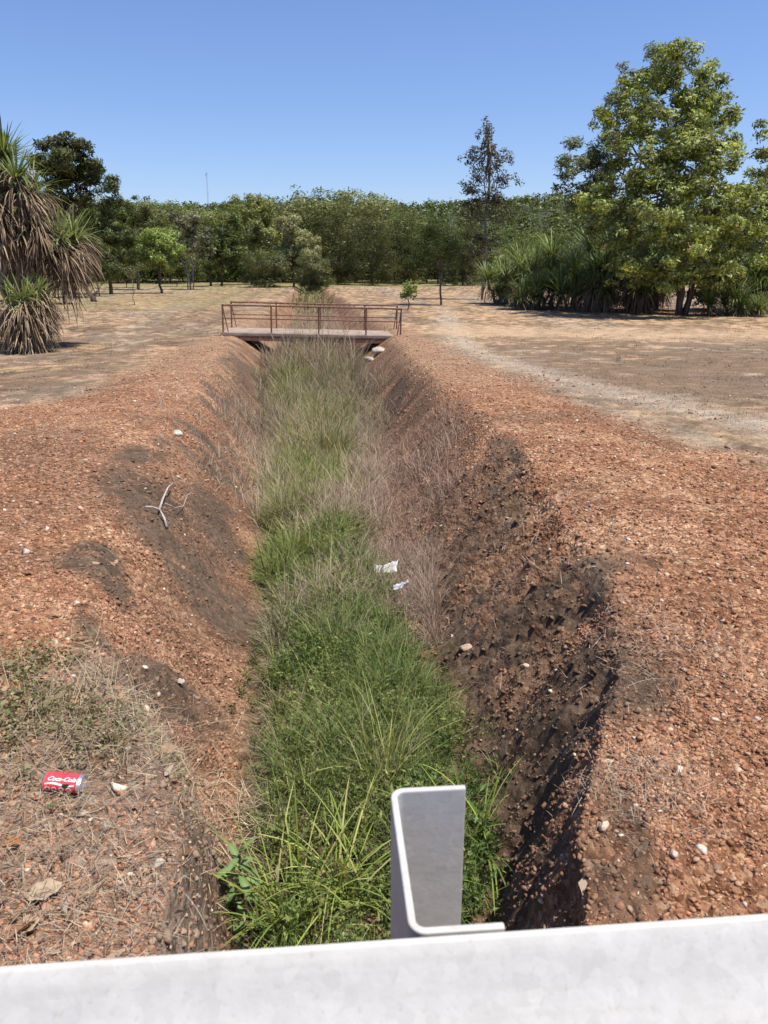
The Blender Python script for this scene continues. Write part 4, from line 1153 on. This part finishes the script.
# dark trees at left behind the pandanus
for px, Y, lob, n, cols, lab in [
    (66, 46, [(68, 158, 26, 18, 0), (48, 160, 18, 16, 0), (84, 165, 16, 14, 0), (58, 176, 20, 14, 0), (78, 182, 18, 12, 0), (66, 145, 20, 9, 0), (92, 172, 10, 9, 0), (46, 200, 16, 18, 0), (64, 205, 14, 14, 0), (84, 200, 12, 12, 0), (72, 170, 24, 18, .8)], 20000, [(.065, .085, .025), (.09, .11, .034), (.048, .06, .018), (.11, .105, .045)], 'tall dark spreading tree behind the brown pandanus at left'),
    (112, 62, [(112, 195, 16, 14, 0), (100, 212, 16, 14, 0), (122, 212, 13, 14, 0), (110, 232, 22, 16, 0), (98, 250, 18, 15, 0), (124, 250, 16, 16, 0), (84, 232, 14, 18, 0)], 13000, DKG, 'dark bushy tree just right of the tall dark spreading tree'),
    (140, 72, [(140, 208, 14, 10, 0), (132, 225, 14, 12, 0), (150, 222, 13, 11, 0), (140, 245, 16, 12, 0), (128, 260, 12, 10, 0)], 8000, OLIV[:3]+DKG[:1], 'olive green tree rising behind the small bright round tree'),
    (20, 50, [(5, 215, 26, 24, 0), (30, 235, 24, 22, 0), (10, 255, 30, 22, 0), (-20, 230, 30, 30, 0), (45, 262, 18, 16, 0), (-30, 190, 24, 24, 0)], 12000, DKG, 'dark bushy mass of a tree behind the left pandanus at the picture edge'),
    (74, 55, [(70, 245, 16, 16, 0), (84, 262, 14, 12, 0), (62, 266, 16, 12, 0), (76, 278, 16, 8, 0)], 7000, DKG[:3], 'low dark tree crown filling the gap right of the pandanus')]:
    b = base_at(px, Y)
    make_tree('dark_tree', lab, 'tree', b, 6, px_lobes(lob, Y, b), n, .20, .35, cols, r=.16, clump=.32, fork=.3, edge=.4)

# ------------------------------------------------------------------ pandanus
def rosette(c, n, L, W, cols, lean0, lean1, bend, seg=6, axis=None, r0=.06):
    az = rng.random(n)*2*PI; ln = lean0+(lean1-lean0)*rng.random(n)**.8
    P = np.tile(np.asarray(c, float), (n, 1)); P[:, 0] += np.cos(az)*r0; P[:, 1] += np.sin(az)*r0; P[:, 2] += rng.normal(0, r0, n)
    if axis is not None:
        P += np.asarray(axis)[None]*rng.random((n, 1))
    return blades_np(P, az, ln, np.abs(rng.normal(bend, .3, n)), L*rng.uniform(.65, 1.15, n), W*rng.uniform(.75, 1.2, n), palette(n, cols, .16), seg, twist=rng.normal(0, .25, n))
PGREEN = [(.15, .20, .065), (.215, .27, .11), (.09, .13, .04), (.27, .31, .15)]
PLIGHT = [(.20, .25, .09), (.27, .31, .12), (.15, .20, .06)]
DEAD = [(.29, .21, .135), (.17, .115, .072), (.43, .34, .23), (.10, .066, .042)]
DEADDK = [(.15, .10, .065), (.09, .062, .042), (.22, .16, .11)]
def pandanus(label, loc, heads, trunks, ng=70, nd_=150, L=1.2, W=.055, green=PGREEN, dead=DEAD, skirt=True, group=None, name='pandanus'):
    t = thing(name, label, 'pandanus', loc, 0, group)
    if trunks:
        m = MB()
        for a, b, r in trunks: limb(m, a, b, r, r*.7, .15, 7)
        link('trunk', m.mesh('trunk', PALEBARK, True), t)
    for hd_ in heads:
        hx, hy, hz, s, sk = hd_[:5]; gm = hd_[5] if len(hd_) > 5 else 1.0
        c = (hx, hy, hz)
        V, F, C = join([rosette(c, max(3, int(ng*.55*gm)), L*s*(.6+.4*min(1, gm)), W*s, green, .05, .9, .55), rosette(c, max(3, int(ng*.45*gm)), L*s, W*s, green, .8, 1.5, .75)])
        link('leaf_rosette', npmesh('leaf_rosette', V, F, LEAF, C), t)
        if skirt and sk > 0:
            V, F, C = join([rosette((hx, hy, hz-.05), int(nd_*.45), L*s, W*s*.8, dead, 1.3, 2.0, 1.2, axis=(0, 0, -sk*.55), r0=.14),
                            rosette((hx, hy, hz-.25), int(nd_*.55), L*s*.95, W*s*.7, dead, 2.0, 2.7, .55, axis=(0, 0, -sk), r0=.18)])
            link('dead_skirt', npmesh('dead_skirt', V, F, DRY, C), t)
    return t
# left group: main plant, mid heads and the low tuft in front
Y0 = 22.5; b = base_at(12, Y0)
def rel(px, py, Y, b): return spot(px, py, Y)-b
h = [rel(4, 160, Y0, b), rel(-24, 190, Y0+.5, b), rel(26, 198, Y0-.6, b), rel(60, 242, Y0-.3, b), rel(74, 240, Y0+.7, b), rel(15, 222, Y0-.9, b), rel(16, 180, Y0-.8, b), rel(-5, 205, Y0-1.2, b), rel(38, 228, Y0-.9, b), rel(34, 192, Y0+.6, b)]
pandanus('tall many headed pandanus with hanging brown dead leaves at the left edge', b,
    [(*h[0], .85, .8, 2.2), (*h[1], .9, 1.0, .8), (*h[2], .8, .6, .7), (*h[3], .85, .75, .9), (*h[4], .9, .3, 1.0), (*h[5], .75, .5, .25), (*h[6], .85, .6, .8), (*h[7], .8, .6, .2), (*h[8], .7, .45, .3), (*h[9], .85, .4, .9)],
    [((0, 0, -.2), h[0]-[0, 0, .1], .14), ((0, .1, .3), h[1]-[0, 0, .1], .12), ((.0, 0, 2.0), h[2]-[0, 0, .1], .1), ((.1, 0, .6), h[3]-[0, 0, .1], .11), ((.8, .2, 1.2), h[4]-[0, 0, .1], .08), ((0, -.1, .8), h[5]-[0, 0, .1], .09), ((0, 0, 1.6), h[6]-[0, 0, .1], .09), ((-.1, 0, 1.2), h[7]-[0, 0, .1], .09), ((.1, 0, .9), h[8]-[0, 0, .1], .09), ((.1, .1, 1.8), h[9]-[0, 0, .1], .08)],
    ng=95, nd_=330, L=1.15, W=.058, dead=DEAD+DEADDK)
Y1 = 20.6; b = base_at(24, Y1)
h = rel(24, 302, Y1, b)
pandanus('low young pandanus tuft with a drooping brown skirt of dead leaves at left', b, [(*h, .92, .75, .8), (h[0]+.3, h[1]+.2, h[2]+.1, .7, .2, .8), (h[0]-.35, h[1]-.05, h[2]-.05, .75, .5, .4)], [((0, 0, -.1), h-[0, 0, .1], .16)], ng=80, nd_=420, L=1.05, W=.045, green=PLIGHT+PGREEN[:1], dead=DEAD[:3]+DEADDK[:1])
Y2 = 24; b = base_at(42, Y2); h = rel(42, 285, Y2, b)
pandanus('shaded green pandanus between the tall one and the low tuft', b, [(*h, .9, .3)], [((0, 0, -.1), h-[0, 0, .1], .12)], ng=90, nd_=60, dead=DEADDK)
# right thicket
spots = [(502, 280, 47, 1.0, 'bright fringed pandanus forming the left end of the right thicket'),
         (520, 268, 45, 1.1, 'pandanus with upright sword leaves, second from the left end of the thicket'),
         (540, 290, 41, .9, 'low dark pandanus in front of the left part of the thicket'),
         (552, 258, 43, 1.1, 'tall pandanus rising highest in the left half of the thicket'),
         (575, 275, 40, 1.1, 'dark pandanus in the middle of the thicket, left of the big tree crown'),
         (590, 252, 43, 1.0, 'pandanus rising under the grey green crown left of the tallest tree'),
         (606, 270, 39, 1.0, 'pandanus with a long brown skirt under the left side of the tallest tree'),
         (632, 268, 38.5, 1.0, 'pandanus with a brown skirt directly left of the tallest tree trunks'),
         (655, 285, 40, .9, 'shaded pandanus close behind the trunks of the tallest tree'),
         (735, 300, 36, .8, 'low grey green pandanus at the right edge, front of its pair'),
         (756, 278, 38, 1.0, 'taller pandanus at the right edge, behind its pair')]
for px, py, Y, s, lab in spots:
    b = base_at(px, Y); h = rel(px, py, Y, b)
    hd = [(h[0], h[1], h[2], s, max(.3, h[2]-.9) if 595 < px < 660 else .5), (h[0]+rng.uniform(-.7, .7), h[1]-.3, h[2]*rng.uniform(.45, .7), s*.9, .2), (h[0]+rng.uniform(-1, 1), h[1]+.4, h[2]*rng.uniform(.5, .8), s*.9, .3), (h[0]+rng.uniform(-1.2, 1.2), h[1]+.1, h[2]*rng.uniform(.75, 1.05), s*.9, .2), (h[0]+rng.uniform(-1.1, 1.1), h[1]-.5, h[2]*rng.uniform(.35, .5), s*.85, .1)]
    tr = [((q[0]*.3, q[1]*.3, -.1), (q[0], q[1], q[2]-.05), .09) for q in hd]
    pandanus(lab, b, hd, tr, ng=165, nd_=40 if px < 596 else 120, L=1.45, W=.055, green=PGREEN+PLIGHT[:1] if px < 600 else PGREEN[:3], dead=DEADDK+DEAD[:1], group='pandanus thicket')
# understorey shrubs below the big tree and at its sides
for px, Y, lob, lab in [(640, 41, [(640, 285, 26, 20, 0), (612, 290, 22, 16, 0), (660, 290, 20, 16, 0), (620, 268, 24, 16, 0)], 'dark shrub in the shade behind the left pandanus skirts'),
                        (712, 41, [(708, 290, 16, 14, 0), (722, 280, 16, 16, 0), (700, 300, 14, 8, 0), (735, 285, 16, 16, 0)], 'thin grey green shrub right of the tallest tree trunks'),
                        (560, 46, [(550, 270, 22, 16, 0), (580, 268, 24, 18, 0), (520, 276, 18, 14, 0), (600, 285, 18, 14, 0)], 'dark shrub filling the back of the pandanus thicket')]:
    b = base_at(px, Y)
    make_tree('understorey_shrub', lab, 'shrub', b, 2, px_lobes(lob, Y, b), 6000, .18, .35, DKG[:3]+GRYG[:1], r=.05, clump=.36, fork=.2)

# ------------------------------------------------------------------ treeline: prototypes, then copies
def proto(name, label, h, w, n, size, asp, cols, seed_lobes, **kw):
    lobes = []
    for k in range(seed_lobes):
        a = rng.random()*2*PI; q = rng.random()**.7; z = rng.uniform(.14, .95)
        rad = w*.5*q*math.sin(PI*min(1, (z-.0)*.95))**.6
        s = rng.uniform(.19, .33)
        lobes.append((rad*math.cos(a), rad*math.sin(a), h*z-h*.06, w*s*1.05, w*s*1.05, h*s*.5))
    return make_tree(name, label, 'tree', (0, 0, 0), h, lobes, n, size, asp, cols, r=h*.016, group='trees of the far treeline', twigs=1, **kw)
PR = [proto('treeline_tree', 'dark green rounded tree in the far treeline', 10, 11, 9500, .30, .42, DKG, 22, clump=.36),
      proto('treeline_tree', 'olive green spreading tree in the far treeline', 9, 11, 9000, .30, .40, OLIV, 20, clump=.36),
      proto('treeline_tree', 'mid green tall tree in the far treeline', 11, 9, 9000, .30, .40, MIDG, 20, clump=.36),
      proto('treeline_tree', 'yellow green lighter tree in the far treeline', 9, 9, 8000, .29, .42, LITG, 18, clump=.36),
      proto('treeline_tree', 'grey green sparse tree in the far treeline', 10, 8, 4500, .30, .36, GRYG, 15, clump=.40, droop=.4)]
tops = np.array([(-200, 190), (60, 205), (90, 200), (110, 196), (130, 199), (160, 203), (200, 203), (225, 203), (245, 197), (270, 196), (300, 193), (320, 191), (350, 196), (380, 199), (400, 206), (430, 211), (460, 215), (500, 222), (560, 230), (620, 230), (800, 215), (1000, 205)], float)
for px, Y, hy, hw, lab in [(338, 93, 214, 24, 'dark feathery tree of the near row, over the middle of the bridge'),
                           (372, 90, 218, 26, 'dark feathery tree of the near row, over the right part of the bridge'),
                           (404, 95, 216, 22, 'dark feathery tree of the near row, above the bright sapling'),
                           (462, 88, 226, 20, 'dark feathery tree of the near row, just left of the tall slender tree')]:
    b = base_at(px, Y)
    L_ = [(px+rr0*hw, hy+q, hw*.55, 14, 0) for rr0, q in ((-.45, 18), (.4, 16), (0, 6), (-.6, 36), (.6, 36), (0, 30), (-.3, 52), (.35, 52), (0, 60), (-.7, 54), (.7, 54))]
    make_tree('feathery_tree', lab, 'tree', b, 7, px_lobes(L_, Y, b), 15000, .22, .2, [(.075, .09, .028), (.10, .115, .036), (.055, .066, .02), (.13, .125, .05)], r=.1, clump=.42, droop=.5, fork=.25, tone=.15)
for px, Y, lab, lob in [(100, 58, 'low dark bush closing the gap below the dark trees at left', [(92, 268, 18, 14, 0), (108, 272, 16, 12, 0), (100, 258, 16, 12, 0), (80, 276, 14, 10, 0)]),
                        (128, 78, 'low olive bush left of the small bright round tree', [(120, 272, 14, 9, 0), (136, 274, 12, 8, 0), (128, 266, 12, 9, 0)]),
                        (178, 84, 'low dark bush behind the sparse many stemmed shrub', [(172, 268, 14, 10, 0), (188, 270, 14, 9, 0), (180, 258, 12, 10, 0), (202, 270, 12, 9, 0)])]:
    b = base_at(px, Y)
    make_tree('low_bush', lab, 'bush', b, 2, px_lobes(lob, Y, b), 6000, .2, .35, DKG[:3]+OLIV[:1], r=.05, clump=.4, fork=.2)
used = set(); k = 0
def put(i, px, Y, hy):
    global k
    p = base_at(px, Y); src = PR[i]; H = [10, 9, 11, 9, 10][i]
    top = spot(px, hy, Y)[2]-p[2]; s = top/H
    rz = rng.random()*2*PI
    if i not in used:
        used.add(i); src.location = [float(v) for v in p]; src.rotation_euler = (0, 0, rz); src.scale = (s*1.05, s*1.05, s)
    else: copy_thing(src, p, rz, s*rng.uniform(.95, 1.2), sz=s)
rr = np.random.default_rng(5)
for px in np.arange(-120, 560, 17):
    x = px+rr.uniform(-6, 6); Y = rr.uniform(98, 112)
    put(int(rr.choice(5, p=[.26, .22, .26, .18, .08])), x, Y, np.interp(x, tops[:, 0], tops[:, 1])+rr.uniform(4, 34))
for px in np.arange(-140, 860, 24):
    x = px+rr.uniform(-9, 9); Y = rr.uniform(118, 140)
    put(int(rr.choice(5, p=[.3, .2, .26, .16, .08])), x, Y, np.interp(x, tops[:, 0], tops[:, 1])+rr.uniform(-5, 15))

# wood behind: mass of crowns
def woods():
    parts = []
    lob = []
    for px in np.arange(-300, 1000, 11):
        for Y in (112, 150, 185):
            x = px+rr.uniform(-6, 6); y = Y+rr.uniform(-12, 12)
            hy = np.interp(x, tops[:, 0], tops[:, 1])+rr.uniform(8, 30)+(40 if Y == 112 else 0)
            q = spot(x, hy, y); h = max(3.5, q[2])
            lob.append((q[0], y, h*.55, rr.uniform(2.4, 3.8), rr.uniform(2.4, 3.8), h*.46))
    for px in np.arange(-300, 1000, 9):
        y = rr.uniform(108, 122); q = spot(px+rr.uniform(-6, 6), 280, y); h = rr.uniform(2.5, 4.5)
        lob.append((q[0], y, h*.45, 2.2, 2.0, h*.5))
    parts.append(clump_leaves(lob, 120000, .62, .5, DKG+MIDG[:2]+OLIV[:1], clump=.42, nclump=12, edge=.55, tone=.25))
    V, F, C = join(parts)
    tag(link('woods', npmesh('woods', V, F, LEAF, C)), 'mass of dark trees behind the treeline', None, None, 'stuff')
woods()

# ------------------------------------------------------------------ hills
def hill_h(X, Y):
    px = X/Y*FPX*.98+384
    peak = np.interp(px, [-600, -100, 150, 300, 430, 500, 545, 590, 700, 900, 1400], [38, 40, 42, 41, 43, 45, 50, 45, 38, 36, 30])
    e = np.exp(-((Y-640)/170)**2)
    return peak*e+5*(fbm(X*.012, Y*.012, 3, 141)-.5)*e-1.5
def hills():
    xs = np.linspace(-900, 900, 160); ys = np.linspace(330, 1000, 60)
    X, Y = np.meshgrid(xs, ys, indexing='ij'); Z = hill_h(X, Y)
    n, k = X.shape; i, j = np.meshgrid(np.arange(n-1), np.arange(k-1), indexing='ij')
    F = np.stack([i*k+j, (i+1)*k+j, (i+1)*k+j+1, i*k+j+1], -1).reshape(-1, 4)
    m = noisy_mat('hill_scrub', (.028, .036, .015), (.05, .06, .025), .05, .95, .3)
    tag(link('hills', npmesh('hills', np.stack([X, Y, Z], -1).reshape(-1, 3), F, m, smooth=True)), kind='structure')
    lob = []
    for _ in range(3000):
        y = rr.uniform(380, 680); x = rr.uniform(-.62, .62)*y
        lob.append((x, y, float(hill_h(np.array(x), np.array(y)))+3.2, rr.uniform(2.5, 4.5), 3.5, rr.uniform(2.5, 4.6)))
    V, F, C = clump_leaves(lob, 110000, 1.7, .6, DKG+OLIV[:2]+MIDG[:1], clump=.5, nclump=8, edge=.4, tone=.25)
    tag(link('forest', npmesh('forest', V, F, LEAF, C)), kind='stuff')
hills()

# lattice mast on the far rise
def mast():
    p = spot(208, 200, 560); z0 = float(hill_h(np.array(p[0]), np.array(560.0)))
    top = spot(208, 173, 560)[2]; H = top-z0+1
    t = thing('radio_mast', 'thin lattice radio mast far beyond the trees at left', 'mast', (p[0], 560, z0-1))
    m = MB(); w = .55
    cs = [(w*math.cos(a), w*math.sin(a)) for a in (0.3, 0.3+2*PI/3, .3+4*PI/3)]
    for cx, cy in cs: m.tube([(cx, cy, 0), (cx*.6, cy*.6, H)], [.05, .04], 5)
    st = np.arange(1, H, 1.4)
    for i, z in enumerate(st):
        f = 1-.4*z/H
        for q in range(3):
            a = cs[q]; b2 = cs[(q+1) % 3]
            m.tube([(a[0]*f, a[1]*f, z), (b2[0]*f, b2[1]*f, min(H, z+1.4))], [.025, .025], 4)
    g = noisy_mat('galvanised_lattice', (.30, .31, .33), (.42, .43, .45), 2, .6, .1)
    link('lattice', m.mesh('lattice', g), t)
    m = MB(); m.tube([(.5, 0, H-.8), (.5, 0, H+.6)], [.14, .14], 6); m.tube([(-.5, .2, H-1.6), (-.5, .2, H-.3)], [.16, .16], 6); link('antenna', m.mesh('antenna', g), t)
mast()

# ------------------------------------------------------------------ light, sky, camera
SUN_EL, SUN_AZ = math.radians(69), math.radians(106)     # azimuth from +Y towards +X
sd = Vector((math.sin(SUN_AZ)*math.cos(SUN_EL), math.cos(SUN_AZ)*math.cos(SUN_EL), math.sin(SUN_EL)))
ld = bpy.data.lights.new('sun', 'SUN'); ld.energy = 4.7; ld.angle = math.radians(.53); ld.color = (1, .945, .835)
lo = bpy.data.objects.new('sun', ld); col.objects.link(lo); lo.rotation_euler = sd.to_track_quat('Z', 'Y').to_euler(); lo.location = (20, 10, 40)
w = bpy.data.worlds.new('World'); scene.world = w; w.use_nodes = True
nt = w.node_tree; nt.nodes.clear()
sk = nt.nodes.new('ShaderNodeTexSky'); sk.sky_type = 'NISHITA'; sk.sun_disc = False; sk.sun_elevation = SUN_EL; sk.sun_rotation = SUN_AZ
sk.altitude = 100; sk.air_density = 1.0; sk.dust_density = .5; sk.ozone_density = 6.0
bg = nt.nodes.new('ShaderNodeBackground'); bg.inputs[1].default_value = .095
tint = nt.nodes.new('ShaderNodeMixRGB'); tint.blend_type = 'MULTIPLY'; tint.inputs[0].default_value = 1
tint.inputs[2].default_value = (1.02, 1.0, 1.15, 1)
nt.links.new(sk.outputs[0], tint.inputs[1]); nt.links.new(tint.outputs[0], bg.inputs[0])
ow = nt.nodes.new('ShaderNodeOutputWorld'); nt.links.new(bg.outputs[0], ow.inputs[0])

cd = bpy.data.cameras.new('camera'); cam = bpy.data.objects.new('camera', cd); col.objects.link(cam)
cd.sensor_fit = 'VERTICAL'; cd.sensor_height = 36; cd.sensor_width = 27; cd.lens = FPX/1024*36
cd.clip_start = .05; cd.clip_end = 5000
cam.location = CAM.tolist(); cam.rotation_euler = (PI/2-PITCH, 0, 0)
cd.dof.use_dof = True; cd.dof.focus_distance = 7; cd.dof.aperture_fstop = 13
scene.camera = cam
vs = scene.view_settings; vs.view_transform = 'Standard'; vs.look = 'None'; vs.exposure = .52; vs.gamma = 1; vs.use_curve_mapping = False
scene.cycles.max_bounces = 6; scene.cycles.diffuse_bounces = 3; scene.cycles.transmission_bounces = 3
